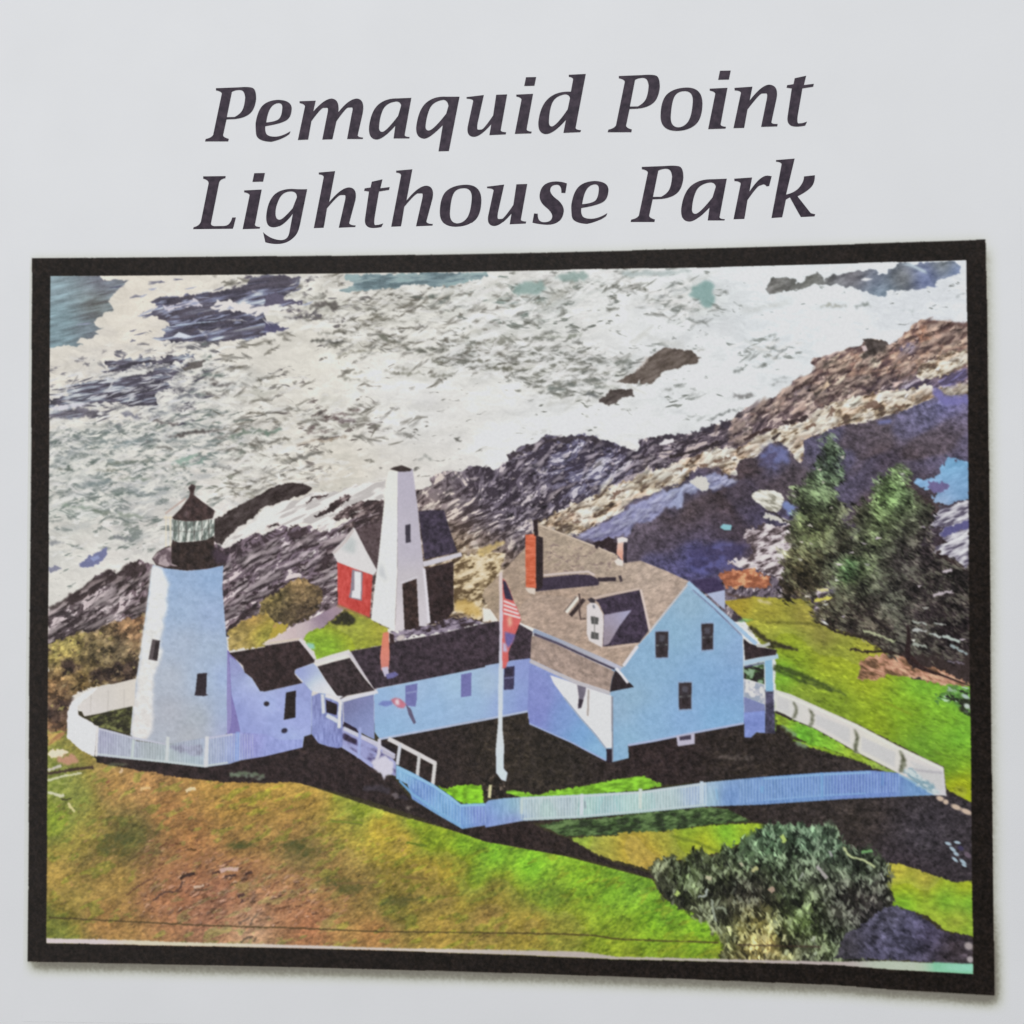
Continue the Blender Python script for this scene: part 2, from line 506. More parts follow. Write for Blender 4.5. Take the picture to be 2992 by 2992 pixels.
for s, w, c in [('A1:900,1450 1000,1475 1080,1500 1190,1505', 13, (88, 80, 80)), ('A1:1040,1605 1150,1605 1280,1570 1390,1560 1540,1560', 13, (70, 62, 60)),
                ('A1:1430,1150 1540,1155 1680,1145', 8, (80, 74, 72)), ('A1:1380,1205 1460,1240 1600,1245', 11, (84, 78, 78)), ('A1:1320,1085 1450,1100 1560,1130', 6, (96, 90, 86)),
                ('A1:830,1435 940,1435', 8, (96, 92, 96)), ('A1:670,1400 760,1420 830,1450', 14, (106, 106, 124)), ('A1:560,1720 760,1660 1010,1640', 14, (124, 136, 136)),
                ('A1:320,1690 520,1650 690,1640', 12, (120, 130, 128)), ('A1:190,1615 330,1600', 12, (118, 126, 124)), ('A1:960,1720 1050,1695 1120,1720', 13, (96, 94, 88)),
                ('A1:860,1640 1000,1635', 9, (100, 100, 98)), ('A1:90,1750 330,1745', 10, (122, 128, 126)), ('A1:150,1795 420,1775', 8, (110, 118, 112)), ('A1:540,1850 780,1830 960,1815', 11, (112, 118, 108)),
                ('A1:1120,1840 1250,1800 1360,1740', 26, (136, 158, 146)), ('A1:1180,1870 1330,1840 1400,1790', 16, (128, 150, 140)), ('A1:1610,1620 1740,1570 1932,1560', 22, (108, 120, 108)), ('A2:0,1590 70,1570 150,1540', 24, (100, 118, 106)),
                ('A1:1120,1880 1260,1880', 10, (104, 110, 98)), ('A1:110,1895 260,1890', 9, (104, 108, 100)), ('A1:420,1905 640,1895', 8, (120, 122, 108)),
                ('A2:390,775 470,760 560,775 730,785', 13, (70, 68, 62)), ('A2:0,788 110,765', 7, (78, 76, 70)), ('A2:160,765 250,772', 7, (92, 88, 80)), ('A2:460,708 560,700 650,680', 8, (82, 80, 70)),
                ('A2:620,915 760,870 950,845', 8, (120, 116, 100)), ('A2:820,655 850,625 950,628', 7, (92, 88, 78)), ('A2:690,690 730,690', 12, (72, 68, 62)), ('A2:1090,725 1140,765 1210,780', 13, (98, 98, 88)),
                ('A2:980,715 1040,740 1080,780', 15, (104, 104, 92)), ('A2:1200,825 1300,840 1410,870', 11, (92, 92, 82)), ('A2:1410,828 1490,845 1600,843', 10, (76, 76, 66)), ('A2:1310,855 1420,870', 8, (74, 72, 64)),
                ('A2:820,418 900,415', 9, (84, 82, 76)), ('A2:870,490 960,490 985,515', 14, (92, 90, 80)), ('A2:1290,390 1400,390', 11, (84, 90, 84)), ('A2:1430,385 1500,368', 15, (80, 86, 78)),
                ('A2:1530,442 1570,420 1625,375', 11, (98, 104, 98)), ('A2:1670,475 1780,460', 9, (98, 100, 94)), ('A2:400,475 500,445 600,455 660,485', 24, (84, 78, 74)), ('A2:170,570 240,568 330,550 400,520', 10, (72, 66, 72)),
                ('A2:190,495 300,500 390,520', 9, (84, 76, 84)), ('A2:680,1100 780,1105 960,1125', 9, (132, 130, 118)), ('A2:770,1055 890,1045', 9, (124, 122, 108)), ('A2:1050,1030 1190,1055 1390,1050', 9, (124, 122, 108)),
                ('A2:1430,1080 1550,1075 1680,1045', 9, (118, 116, 104)), ('A2:1120,1000 1300,1020', 9, (134, 130, 118)), ('A2:1460,945 1560,955', 13, (110, 108, 94)), ('A2:1850,940 1930,950', 12, (96, 94, 80)),
                ('A2:640,1475 810,1462', 12, (84, 68, 70)), ('A2:520,1440 620,1445 660,1460', 13, (88, 70, 70)), ('A2:580,1400 740,1410', 11, (104, 84, 84)), ('A2:460,1400 510,1405', 16, (70, 64, 60)), ('A2:720,1370 850,1380', 9, (98, 82, 78)),
                ('A2:370,1530 440,1530', 10, (96, 80, 80)), ('A2:360,1578 540,1560', 9, (94, 76, 74)), ('A2:830,1470 920,1465', 9, (104, 96, 86)), ('A2:950,1512 1020,1512', 9, (96, 94, 82)), ('A2:280,1690 420,1640 560,1640 750,1600', 8, (128, 108, 88)),
                ('A2:1350,1820 1420,1780 1480,1820', 14, (150, 150, 144)), ('A3:0,1020 180,1010 350,1015', 10, (84, 82, 68)), ('A3:130,735 280,730', 9, (128, 128, 116)), ('A3:430,745 560,730 700,735 850,712', 9, (124, 128, 114)),
                ('A3:740,640 860,650', 7, (140, 142, 130)), ('A3:180,470 330,445', 8, (110, 110, 98)), ('A3:390,420 500,440 480,480 340,525', 7, (118, 118, 104)), ('A3:1130,965 1270,945', 11, (104, 108, 100)), ('A3:940,1170 1040,1175', 14, (96, 100, 92)),
                ('A3:550,1190 700,1190', 14, (112, 118, 112)), ('A3:730,1160 850,1160', 16, (104, 108, 102)), ('A3:870,1230 980,1250', 14, (100, 102, 102)), ('A3:870,1110 1100,1100', 10, (110, 114, 106)), ('A3:400,1590 600,1545', 9, (196, 196, 192)), ('A3:1850,845 1935,832', 7, (140, 136, 126)),
                ('A4:480,470 560,455 720,460', 13, (156, 156, 146)), ('A4:800,465 930,450', 9, (122, 128, 122)), ('A4:20,830 100,840 140,850', 9, (92, 98, 92)), ('A4:40,718 110,712', 8, (120, 124, 118)), ('A4:90,920 140,910', 14, (104, 106, 100)), ('A4:-10,985 30,975', 12, (104, 106, 100)),
                ('F:520,520 620,460 740,430 820,410', 8, (84, 88, 86)), ('F:400,510 520,480', 6, (140, 144, 140)), ('F:720,295 800,310 920,290', 20, (118, 116, 114)), ('F:890,55 1010,35', 10, (112, 116, 110)), ('F:740,90 790,70', 11, (110, 114, 110)), ('F:120,262 190,250', 8, (120, 122, 116)), ('F:1040,160 1260,140', 5, (130, 134, 132)), ('F:1040,195 1200,180', 5, (140, 142, 140)),
                ('A4:1190,495 1220,495', 10, (176, 184, 184)), ('A4:1280,510 1330,505', 8, (176, 184, 182)), ('A4:1680,390 1710,385', 10, (136, 142, 142)),
                ('B1:160,270 300,290 440,310', 13, (140, 152, 138)), ('B1:400,310 500,340 590,345', 18, (116, 124, 112)), ('B1:640,350 760,370 900,370', 16, (134, 142, 130)), ('B1:680,450 840,435', 13, (120, 128, 118)), ('B1:600,550 690,570 770,570', 14, (108, 112, 116)),
                ('B1:370,90 480,85 590,60', 18, (124, 134, 134)), ('B1:640,45 780,35 930,40', 13, (128, 138, 124)), ('B1:40,605 180,610', 11, (136, 138, 142)), ('B1:1460,40 1560,35 1760,5', 8, (150, 152, 138))]:
    p = smooth_open(pp(s))
    t = np.linspace(0, 1, len(p))
    rs = np.random.RandomState(int(p[0, 0] * 7 + p[0, 1]))
    wv = np.interp(t, np.linspace(0, 1, 7), [.25] + list(rs.uniform(.6, 1.3, 5)) + [.2])
    line(p, w * .62 * wv, c, rough=(5, 8), blur=2, alpha=.85)
fill('B1:300,800 340,760 420,715 500,665 560,650 540,720 470,790 360,835', (112, 116, 158), rough=(4, 9), blur=1)
fill('B1:400,740 470,715 490,740 430,770', (140, 150, 195), blur=1)
fill('B1:30,850 90,800 150,825 60,870', (130, 130, 152), rough=(4, 9), blur=1)
flecks(420, 303, lambda x, y, rs: (214, 211, 208), (12, 30), (3, 6), (.3, .75))
for i in range(150):
    rs = np.random.RandomState(900 + i)
    x, y = (rs.normal(560, 130), rs.normal(905, 45)) if i % 2 else (rs.normal(330, 130), rs.normal(1150, 40))
    dab(x, y, rs.uniform(14, 44), rs.uniform(3, 7), rs.normal(-12, 8), [(62, 58, 72), (150, 156, 184), (206, 206, 210), (84, 84, 110)][i % 4], .7, .5, wob=1)
# teal water at the top edge
fill('A2:700,195 800,190 1000,180 1300,178 1600,172 1932,168 A3:0,150 A3:30,200 A2:1860,230 1680,275 1600,290 1450,290 1380,260 1250,275 1160,300 960,325 820,335 720,345 640,330 760,290 780,250 700,240', lambda sx, sy: ramp(fbm(sx, sy, 50, 10, -5, 230, 3), [(.25, (92, 112, 118)), (.5, (116, 140, 146)), (.75, (146, 166, 166))]), SEA, rough=(4, 12), blur=1)
fill('A3:260,280 330,250 470,250 560,300 480,350 340,370 250,330', (136, 158, 152), rough=(7, 14), blur=3, alpha=.85)
fill('A3:620,190 760,170 910,170 910,225 780,250 640,240', (142, 160, 154), rough=(5, 12), blur=3, alpha=.9)
fill('A3:1200,160 1500,150 1800,145 1800,170 1500,200 1200,200', (172, 182, 180), rough=(5, 12), blur=3, alpha=.9)
fill('A3:1780,350 1830,270 1935,250 1990,260 1990,480 1900,470 1870,410', (130, 158, 154), rough=(6, 14), blur=3, alpha=.9)

LEDGE = reg('printed_rock', None, 'printed dark flat rock just behind the lighthouse lantern')
SEAROCK = reg('printed_rock', None, 'larger printed brown rock standing alone in the white surf')
SEAROCK2 = reg('printed_rock', None, 'smaller printed dark rock low in the surf')
REEF = reg('printed_reef', None, 'printed grey rocks awash at the top right of the picture')


def reef_col(sx, sy):
    c = cmap(sx, sy, [(2260, 840, (116, 114, 110)), (2370, 815, (112, 112, 106)), (2500, 805, (104, 98, 102)), (2560, 830, (104, 108, 132)), (2640, 815, (112, 112, 106)), (2570, 850, (140, 168, 184)),
                      (2700, 810, (108, 122, 178)), (2760, 775, (120, 122, 108)), (2790, 795, (112, 134, 186))])
    return c + ((fbm(sx, sy, 26, 12, -20, 260, 3) - .5) * 55)[..., None]


fill('A4:15,310 40,260 80,215 200,222 280,225 300,270 350,250 360,205 480,175 525,210 540,250 580,195 700,180 830,155 960,145 1010,175 1080,190 1090,150 1170,110 1210,90 1330,100 1420,82 1690,70 1725,120 1710,180 1600,215 1510,235 1500,280 1540,295 1400,300 1290,330 1180,325 1090,330 1070,380 960,370 900,330 760,300 640,270 540,275 400,285 330,310 150,345 40,362', reef_col, REEF, rough=(4, 12), blur=1)
fill('A4:850,235 890,215 960,225 900,245', (222, 222, 222), blur=1)
fill('A4:1190,95 1290,90 1420,150 1440,185 1360,150 1300,120', (180, 196, 206), blur=2)
for s, idn, c in [('A3:1150,1130 1230,1080 1320,1040 1370,990 1430,920 1500,870 1550,832 1700,842 1800,850 1850,890 1890,915 1850,960 1700,1000 1560,1040 1510,1090 1460,1145 1370,1145 1350,1110 1330,1140', SEAROCK, (98, 86, 78)),
                  ('A3:1000,1275 1060,1250 1100,1190 1200,1195 1280,1190 1315,1245 1200,1265 1140,1310 1080,1330 1000,1300', SEAROCK2, (84, 74, 70)),
                  ('B1:1460,440 1500,395 1640,310 1800,225 1932,160 B2:60,130 130,92 240,78 340,85 410,130 370,185 260,205 150,245 50,280 B1:1932,290 1850,350 1830,390 1700,470 1600,560 1560,620 1480,600 1490,520 1460,480', LEDGE, (62, 50, 48))]:
    fill(s, lambda sx, sy, c=c: np.array(c, np.float32) + ((fbm(sx, sy, 30, 10, -30, 270, 3) - .5) * 44)[..., None], idn, rough=(3, 10), blur=1)
fill('A3:1290,1060 1390,930 1400,905 1430,925 1380,990 1330,1040', (190, 178, 170), rough=(5, 8), blur=2, alpha=.7)

# ------------------------------------------------------------------ rocky shore
SHORE = reg('printed_shore', None, 'printed band of rugged layered shore rock across the picture')
shore_edge = ('B1:30,1215 180,1150 200,1080 330,1010 420,920 520,860 570,840 640,880 760,780 850,755 930,790 1000,800 1460,700 1480,590 1560,640 1620,640 1740,575 1850,510 1932,560 '
              'B2:20,520 130,440 260,470 400,450 500,520 640,460 760,400 900,330 1050,235 1320,150 1460,110 1460,30 1560,-20 1700,-25 A2:1700,1910 1860,1860 '
              'A3:0,1885 100,1890 190,1830 195,1770 300,1700 390,1680 460,1650 520,1600 680,1610 820,1585 960,1600 1020,1640 1120,1660 1210,1700 1310,1730 1350,1690 1340,1640 1420,1610 1520,1600 1680,1590 1750,1600 '
              'F:350,650 450,590 600,550 720,510 800,440 830,410 960,370 1000,340 1100,290 1210,240 1240,180 1290,150 1360,160 1430,90 1460,40 1400,10 A4:440,925 520,905 650,865 760,830 860,810 900,750 1020,760 1090,775 1105,810 1150,790 1230,710 1300,640 1390,590 1480,595 1620,605 1800,618 '
              'B4:1800,300 B4:1800,1300 B4:0,1300 B2:1932,1300 B1:30,1500')


def shore_col(sx, sy):
    wv = (fbm(sx, sy, 120, 120, 0, 300, 2) - .5) * 46
    n1 = fbm(sx, sy + wv, 92, 17, -30, 310, 3, .6)
    n2 = fbm(sx + wv, sy + wv, 26, 13, -44, 320, 3, .65)
    v = np.clip((n1 * .5 + n2 * .55 - .5) * 1.5 + .40, 0, 1)
    d = cmap(sx, sy, [(200, 1780, (56, 44, 46)), (400, 1700, (58, 46, 46)), (700, 1650, (62, 48, 54)), (900, 1560, (66, 50, 54)), (1500, 1420, (60, 50, 62)), (1700, 1350, (62, 54, 72)), (2000, 1290, (58, 48, 56)),
                      (2400, 1080, (78, 58, 58)), (2650, 960, (88, 62, 56)), (2700, 1200, (70, 62, 84)), (1350, 1700, (86, 66, 46)), (2300, 1500, (62, 52, 62)), (800, 1830, (48, 34, 36))])
    mid = cmap(sx, sy, [(200, 1780, (100, 84, 88)), (500, 1750, (128, 104, 112)), (850, 1600, (124, 104, 118)), (1500, 1450, (112, 100, 116)), (1700, 1350, (106, 102, 132)), (2000, 1270, (106, 92, 104)),
                        (2300, 1130, (126, 102, 102)), (2500, 1050, (138, 110, 98)), (2700, 980, (164, 118, 96)), (2700, 1200, (112, 104, 142)), (1350, 1700, (168, 144, 112)), (2350, 1500, (110, 98, 116))])
    lt = cmap(sx, sy, [(300, 1780, (206, 190, 190)), (700, 1680, (216, 200, 200)), (950, 1560, (214, 204, 202)), (1300, 1500, (216, 202, 190)), (1500, 1400, (202, 188, 190)), (1700, 1330, (196, 192, 206)), (2000, 1280, (190, 174, 170)),
                       (2300, 1130, (206, 184, 172)), (2500, 1030, (214, 192, 172)), (2720, 980, (216, 178, 150)), (2700, 1200, (170, 166, 200)), (1350, 1720, (214, 198, 166)), (2350, 1500, (204, 192, 198))])
    c = mix(d, mid, sstep(.26, .54, v))
    return mix(c, lt, sstep(.60, .80, v))


SHORE_R = fill(shore_edge, shore_col, SHORE, rough=(4, 14), blur=1)
slabs(SHORE_R, 520, (9, 80), (4, 15), (-44, -14), (236, 216, 216), 61, (46, 36, 40), alpha=(.4, .95))
clump(SHORE_R, 1700, (8, 26), (4, 9), (-60, 0), [.4, .55, .8, 1.05, 1.3], 62, (150, 140, 170), .08, (.35, .8), 44)
# dark seaward edge
line('B1:60,1200 200,1130 330,1060 430,980 560,900 640,930 760,840 880,810', (14, 22, 30, 34, 36, 34, 34, 26), (58, 44, 44), rough=(6, 12), blur=2, alpha=.85)
line('A3:200,1800 310,1740 460,1690 540,1635 700,1640 830,1615 950,1630 1020,1670', 15, (58, 48, 54), rough=(6, 10), blur=1, alpha=.85)
line('A3:1040,1670 1200,1720 1330,1760 1440,1660 1600,1620 1760,1620 F:460,610 700,540 820,480', 13, (56, 48, 60), rough=(6, 10), blur=1, alpha=.8)
fill('A3:1170,1660 1260,1640 1340,1690 1310,1735 1230,1700', (224, 220, 216), rough=(4, 8), blur=1)
fill('A3:1530,1680 1570,1630 1650,1630 1640,1660 1560,1680', (222, 216, 216), rough=(3, 8), blur=1)
# foam running up between the rocks
fill('B1:1570,620 1640,560 1740,480 1850,400 1932,300 B2:60,290 200,235 300,225 420,170 560,150 660,160 780,100 1060,60 1050,230 900,320 760,370 640,420 560,520 420,440 300,440 200,490 140,440 30,450 B1:1932,480 1830,510 1700,580', lambda sx, sy: mix((226, 221, 216), (190, 184, 180), sstep(.55, .8, fbm(sx, sy, 50, 12, -25, 350, 2))), SEA, rough=(4, 14), blur=1)
for s, w in [('B2:440,385 520,340 620,280 720,200 750,190', (6, 18, 24, 22, 8)), ('B2:360,260 440,210 560,190', (4, 10, 7)), ('B2:600,400 700,340 850,280 1000,260 1050,240', (8, 26, 34, 22, 10)), ('B2:600,395 760,370 900,330 1030,290', (10, 18, 24, 18)), ('B2:640,520 740,450 900,410 1020,370', (10, 16, 16, 12)),
             ('B2:20,465 130,450', (6, 8)), ('B2:230,460 290,455', (10, 8))]:
    line(s, np.array(w) * .8, lambda sx, sy: ramp(fbm(sx, sy, 24, 8, -30, 360, 3), [(.3, (50, 38, 38)), (.6, (86, 68, 68)), (.85, (150, 132, 130))]), rough=(4, 8), blur=1)
# brown sunlit seaward ridge on the right
fill('F:1240,180 1400,110 1500,20 A4:520,910 700,860 860,820 950,930 1100,830 1240,720 1390,590 1620,605 1800,620 1800,850 1560,900 1400,970 1330,1060 1200,1110 1000,1060 860,1080 700,1060 500,1060 430,1130 300,1180', lambda sx, sy: ramp(np.clip(fbm(sx, sy, 44, 14, -33, 370, 3) * .6 + fbm(sx, sy, 18, 9, -33, 376, 2) * .5 - .05, 0, 1), [(.2, (66, 46, 48)), (.4, (108, 82, 80)), (.55, (152, 118, 104)), (.7, (206, 166, 138)), (.88, (222, 200, 178))]), None, rough=(6, 14), blur=3, alpha=.8)
fill('A4:1330,680 1400,640 1480,640 1520,690 1470,760 1370,770', (214, 150, 112), rough=(6, 9), blur=3, alpha=.6)
fill('A4:1370,600 1480,596 1620,606 1800,620 1800,650 1600,650 1520,680 1440,650', (84, 60, 56), rough=(4, 8), blur=2, alpha=.8)
fill('A4:1200,850 1300,780 1350,800 1280,880', (126, 122, 172), rough=(5, 9), blur=3, alpha=.8)
fill('A4:870,750 1020,758 1095,780 1105,830 1040,890 940,910 880,950 850,900 900,850', lambda sx, sy: np.array((76, 66, 62), np.float32) + ((fbm(sx, sy, 12, 12, 0, 380, 2) - .5) * 40)[..., None], SHORE, rough=(3, 8), blur=1)
fill('A4:860,815 900,810 915,850 880,865', (206, 186, 184), blur=1)
fill('A4:915,960 950,915 1010,915 1030,960 990,1000 930,995', (226, 214, 192), sm=True, blur=1)
fill('A4:440,1220 490,1160 560,1110 610,1140 540,1200 480,1240', (216, 190, 162), rough=(3, 8), blur=1)
fill('A4:580,1080 660,1060 740,1090 690,1110 600,1100', (226, 200, 178), rough=(3, 8), blur=1)


r_ = raster(to_canvas(pp('F:1240,200 1430,120 1500,40 A4:520,920 860,830 1100,820 1240,730 1390,600 1620,610 1800,620 1800,840 1560,880 1330,1050 1200,1180 900,1210 760,1250 480,1360 330,1430 150,1410 0,1420 F:820,720 700,740 560,560 820,430 1100,310')))
slabs(r_, 210, (9, 70), (5, 19), (-50, -16), (255, 224, 200), 81, (62, 44, 44), (.45, .95))
clump(r_, 300, (8, 20), (4, 9), (-60, 0), [.5, .7, 1.0, 1.25], 82, (200, 140, 110), .25, (.4, .8))
r_ = raster(to_canvas(pp('A3:200,1830 310,1740 460,1680 700,1640 960,1640 1210,1720 1330,1760 1500,1680 1700,1650 1700,1900 1500,2100 1000,2400 300,2500 0,2300 -100,2000')))
slabs(r_, 230, (7, 44), (4, 13), (-60, -10), (244, 228, 236), 83, (52, 42, 56), (.45, .95))
r_ = raster(to_canvas(pp('B1:30,1240 420,960 930,830 920,1100 860,1260 560,1330 300,1400 30,1480')))
slabs(r_, 70, (14, 110), (5, 17), (-38, -22), (240, 222, 220), 84, (50, 38, 40), (.5, .95))
r_ = raster(to_canvas(pp('B1:1560,820 1932,600 B2:300,560 700,560 640,760 640,1120 480,1000 320,915 100,1010 -20,1090 B1:1600,1300')))
slabs(r_, 110, (12, 120), (5, 17), (-40, -18), (240, 222, 224), 85, (50, 38, 42), (.5, .95))


# pale sunlit ledges
def cream(sx, sy):
    v = fbm(sx, sy, 38, 17, -30, 390, 3, .68)
    c = ramp(v, [(.16, (92, 74, 62)), (.3, (158, 138, 112)), (.42, (208, 195, 174)), (.6, (228, 219, 204)), (.9, (234, 230, 220))])
    return mix(c, c * np.array((1.0, .9, .84), np.float32), sstep(.5, .75, fbm(sx, sy, 80, 30, -20, 396, 2)) * .6)


CREAM = [('B3:440,440 620,340 760,260 950,195 1130,90 1300,60 1440,-60 F:0,970 150,930 200,880 340,850 560,760 720,760 830,730 900,670 1000,640 1150,560 1250,540 1400,500 1480,430 1600,370 1750,320 1932,280 A4:1100,1200 1300,1190 1450,1150 1510,1185 1500,1260 1380,1320 1250,1370 1200,1400 1000,1450 900,1490 '
          'F:1700,560 1560,600 1480,650 1340,690 1345,860 1310,900 1220,800 1160,720 1060,720 1000,760 930,850 860,850 780,870 750,940 760,1010 640,980 600,930 500,940 420,930 230,1110 100,1100 0,1170 B3:1210,260 1215,330 950,470 820,540 700,540 460,450'),
         'A4:1330,1060 1400,970 1560,890 1680,850 1800,835 1800,960 1620,1060 1500,1090 1400,1100', 'A4:1530,1180 1660,1170 1810,1130 1810,1240 1620,1255 1540,1210']
for i, s in enumerate(CREAM):
    r_ = fill(s, cream, SHORE, rough=(6, 10), blur=1)
    slabs(r_, 170 if i == 0 else 22, (8, 56), (5, 16), (-52, -5), (255, 246, 228), 63 + i, (110, 86, 68), (.35, .85))
    clump(r_, 170 if i == 0 else 20, (10, 24), (4, 7), (-50, 0), [.45, .65, .9, 1.1], 67 + i, (220, 200, 170), .1, (.3, .65))
for s in ['B3:640,430 760,340 800,345 700,400', 'B3:1070,240 1150,160 1240,130 1120,220', 'B3:730,420 850,410 840,430', 'F:1540,490 1590,410 1640,410 1580,480', 'F:1340,590 1440,540 1450,560 1370,600', 'A4:870,1340 960,1280 1060,1340 900,1370', 'F:560,870 720,820 700,850 560,890', 'F:430,900 520,900 500,940 430,930', 'A4:620,1520 760,1500 700,1530', 'F:180,960 300,930 280,960', 'A4:1140,1340 1250,1330 1200,1370']:
    fill(s, (112, 82, 66), rough=(4, 8), blur=1, alpha=.85)
line('F:170,840 340,800 480,760 600,700', 9, (52, 42, 44), rough=(3, 8), blur=1)
line('F:820,690 940,630 1060,590', 9, (66, 48, 46), rough=(3, 8), blur=1)
line('F:1060,690 1140,630', 8, (60, 48, 46), rough=(3, 8), blur=1)
line('F:1170,540 1260,520 1380,490', 11, (60, 46, 46), rough=(4, 8), blur=1)


# violet shaded slope
def violet(sx, sy):
    c = cmap(sx, sy, [(1750, 1560, (96, 88, 120)), (1850, 1500, (98, 92, 124)), (2000, 1480, (84, 74, 90)), (2150, 1440, (74, 62, 72)), (2150, 1560, (72, 64, 86)), (2050, 1620, (80, 76, 122)), (2090, 1660, (84, 82, 142)), (2180, 1600, (84, 76, 110)),
                      (2350, 1350, (88, 82, 106)), (2600, 1260, (104, 98, 126)), (2750, 1300, (98, 90, 118)), (2700, 1200, (112, 108, 142)), (2790, 1170, (118, 118, 186)), (2700, 1450, (70, 58, 66)), (2800, 1600, (56, 44, 50)), (2800, 1800, (52, 40, 46)), (2600, 1350, (72, 60, 72)), (2500, 1300, (88, 82, 110))])
    c = mix(c, c * np.array((1.0, .93, .80), np.float32), sstep(.35, .7, fbm(sx, sy, 130, 80, -30, 415, 2)))
    n = fbm(sx, sy, 14, 11, 20, 410, 3, .7)
    return c * (0.66 + .62 * n)[..., None]


VIO = fill('B3:460,620 820,540 950,470 1210,335 1215,290 1300,230 1500,165 1700,100 1850,60 F:100,1110 230,1110 420,940 600,935 640,985 760,1015 750,940 780,870 860,850 930,850 1000,760 1060,720 1160,720 1230,810 1310,905 1345,860 1340,690 1480,650 1560,600 1700,560 A4:760,1500 900,1490 1000,1450 1200,1400 1380,1320 1500,1260 1530,1190 1620,1255 1810,1240 B4:1830,300 1830,1850 1300,1600 800,1400 560,1000 400,1000 F:1150,1700 900,1880 640,1932 B3:1860,1060 1600,860 1200,750 980,640', violet, SHORE, rough=(3, 10), blur=1)
clump(VIO, 2200, (6, 16), (3, 7), (-40, 40), [.6, .8, .95, 1.1, 1.3], 71, (130, 120, 170), .12, (.25, .55), 40)
fill('F:0,1185 100,1125 230,1115 400,1035 500,1000 560,970 740,1040 700,1070 520,1130 390,1140 300,1165 260,1295 120,1270 90,1340 0,1405 B3:1560,290 1440,430 1280,450 1260,530 1130,560 960,600 820,550 950,475 1210,345 1260,290 1500,175 1700,110', lambda sx, sy: cmap(sx, sy, [(1750, 1560, (136, 132, 174)), (1900, 1480, (150, 150, 192)), (2000, 1440, (156, 164, 198)), (2080, 1390, (144, 146, 182))]) + ((fbm(sx, sy, 12, 12, 0, 420, 2) - .5) * 30)[..., None], SHORE, rough=(5, 10), blur=2)
slabs(raster(to_canvas(pp('F:0,1190 230,1125 400,1040 560,980 740,1045 520,1130 300,1170 120,1275 0,1390 B3:1560,290 1280,450 960,590 820,550 1210,350 1700,115'))), 60, (14, 60), (6, 16), (-45, -15), (214, 214, 236), 97, (92, 88, 128), (.3, .7))
fill('F:340,1050 450,1000 500,1040 520,1110 450,1135 400,1090', (208, 204, 196), rough=(4, 9), blur=1)
fill('F:930,860 1000,770 1080,730 1160,740 1230,830 1200,900 1100,920 960,910', lambda sx, sy: ramp(fbm(sx, sy, 24, 18, 0, 430, 2), [(.3, (88, 84, 124)), (.7, (112, 118, 176))]), None, rough=(12, 14), blur=4, alpha=.85)
fill('A4:1000,1470 1130,1450 1120,1490 1010,1500', (104, 112, 176), blur=3, alpha=.8)
fill('A4:1480,1180 1540,1190 1620,1270 1790,1250 1790,1330 1600,1330 1500,1260', (122, 116, 184), rough=(4, 9), blur=2, alpha=.8)
fill('A4:1540,1120 1680,1040 1790,1010 1790,1090 1660,1160 1560,1160', lambda sx, sy: ramp(fbm(sx, sy, 30, 8, -30, 440, 2), [(.3, (84, 74, 104)), (.7, (134, 126, 186))]), None, rough=(4, 9), blur=2)
fill('F:340,1620 480,1620 640,1580 860,1600 800,1700 640,1830 420,1880 300,1780', lambda sx, sy: ramp(fbm(sx, sy, 22, 16, 0, 450, 2), [(.3, (66, 60, 104)), (.7, (92, 92, 158))]), None, rough=(8, 16), blur=6, alpha=.75)
fill('F:610,1455 640,1425 715,1435 705,1480 650,1480', (128, 190, 200), blur=1)
fill('F:885,1180 960,1130 1100,1138 1170,1195 1140,1300 1050,1320 980,1270', lambda sx, sy: ramp(fbm(sx, sy, 22, 10, 20, 460, 2), [(.2, (150, 146, 130)), (.45, (208, 204, 190)), (.8, (228, 225, 214))]), SHORE, sm=True, rough=(2, 8), blur=1)
fill('F:1150,1260 1190,1220 1260,1260 1290,1330 1220,1345', (116, 132, 186), rough=(4, 9), blur=2)
line('F:1000,1345 1100,1380 1240,1415', 16, (204, 200, 190), rough=(4, 8), blur=1)
line('F:990,1320 1090,1330 1240,1440', 5, (48, 38, 40), rough=(3, 8), blur=1)
RUB = fill('F:800,1530 860,1460 1000,1430 1240,1420 1260,1560 1200,1750 1150,1900 960,1840 680,1780 760,1730 900,1690 880,1610', lambda sx, sy: ramp(fbm(sx, sy, 22, 10, -25, 470, 3), [(.25, (78, 64, 66)), (.45, (150, 132, 136)), (.65, (208, 196, 198)), (.9, (222, 216, 212))]), SHORE, rough=(6, 12), blur=1)
fill('F:600,1860 700,1830 900,1820 1040,1900 1060,1960 960,1990 780,1980 650,1990', lambda sx, sy: ramp(fbm(sx, sy, 20, 12, -15, 480, 3), [(.25, (150, 84, 56)), (.6, (196, 116, 78)), (.9, (216, 160, 112))]), SHORE, rough=(5, 9), blur=1)
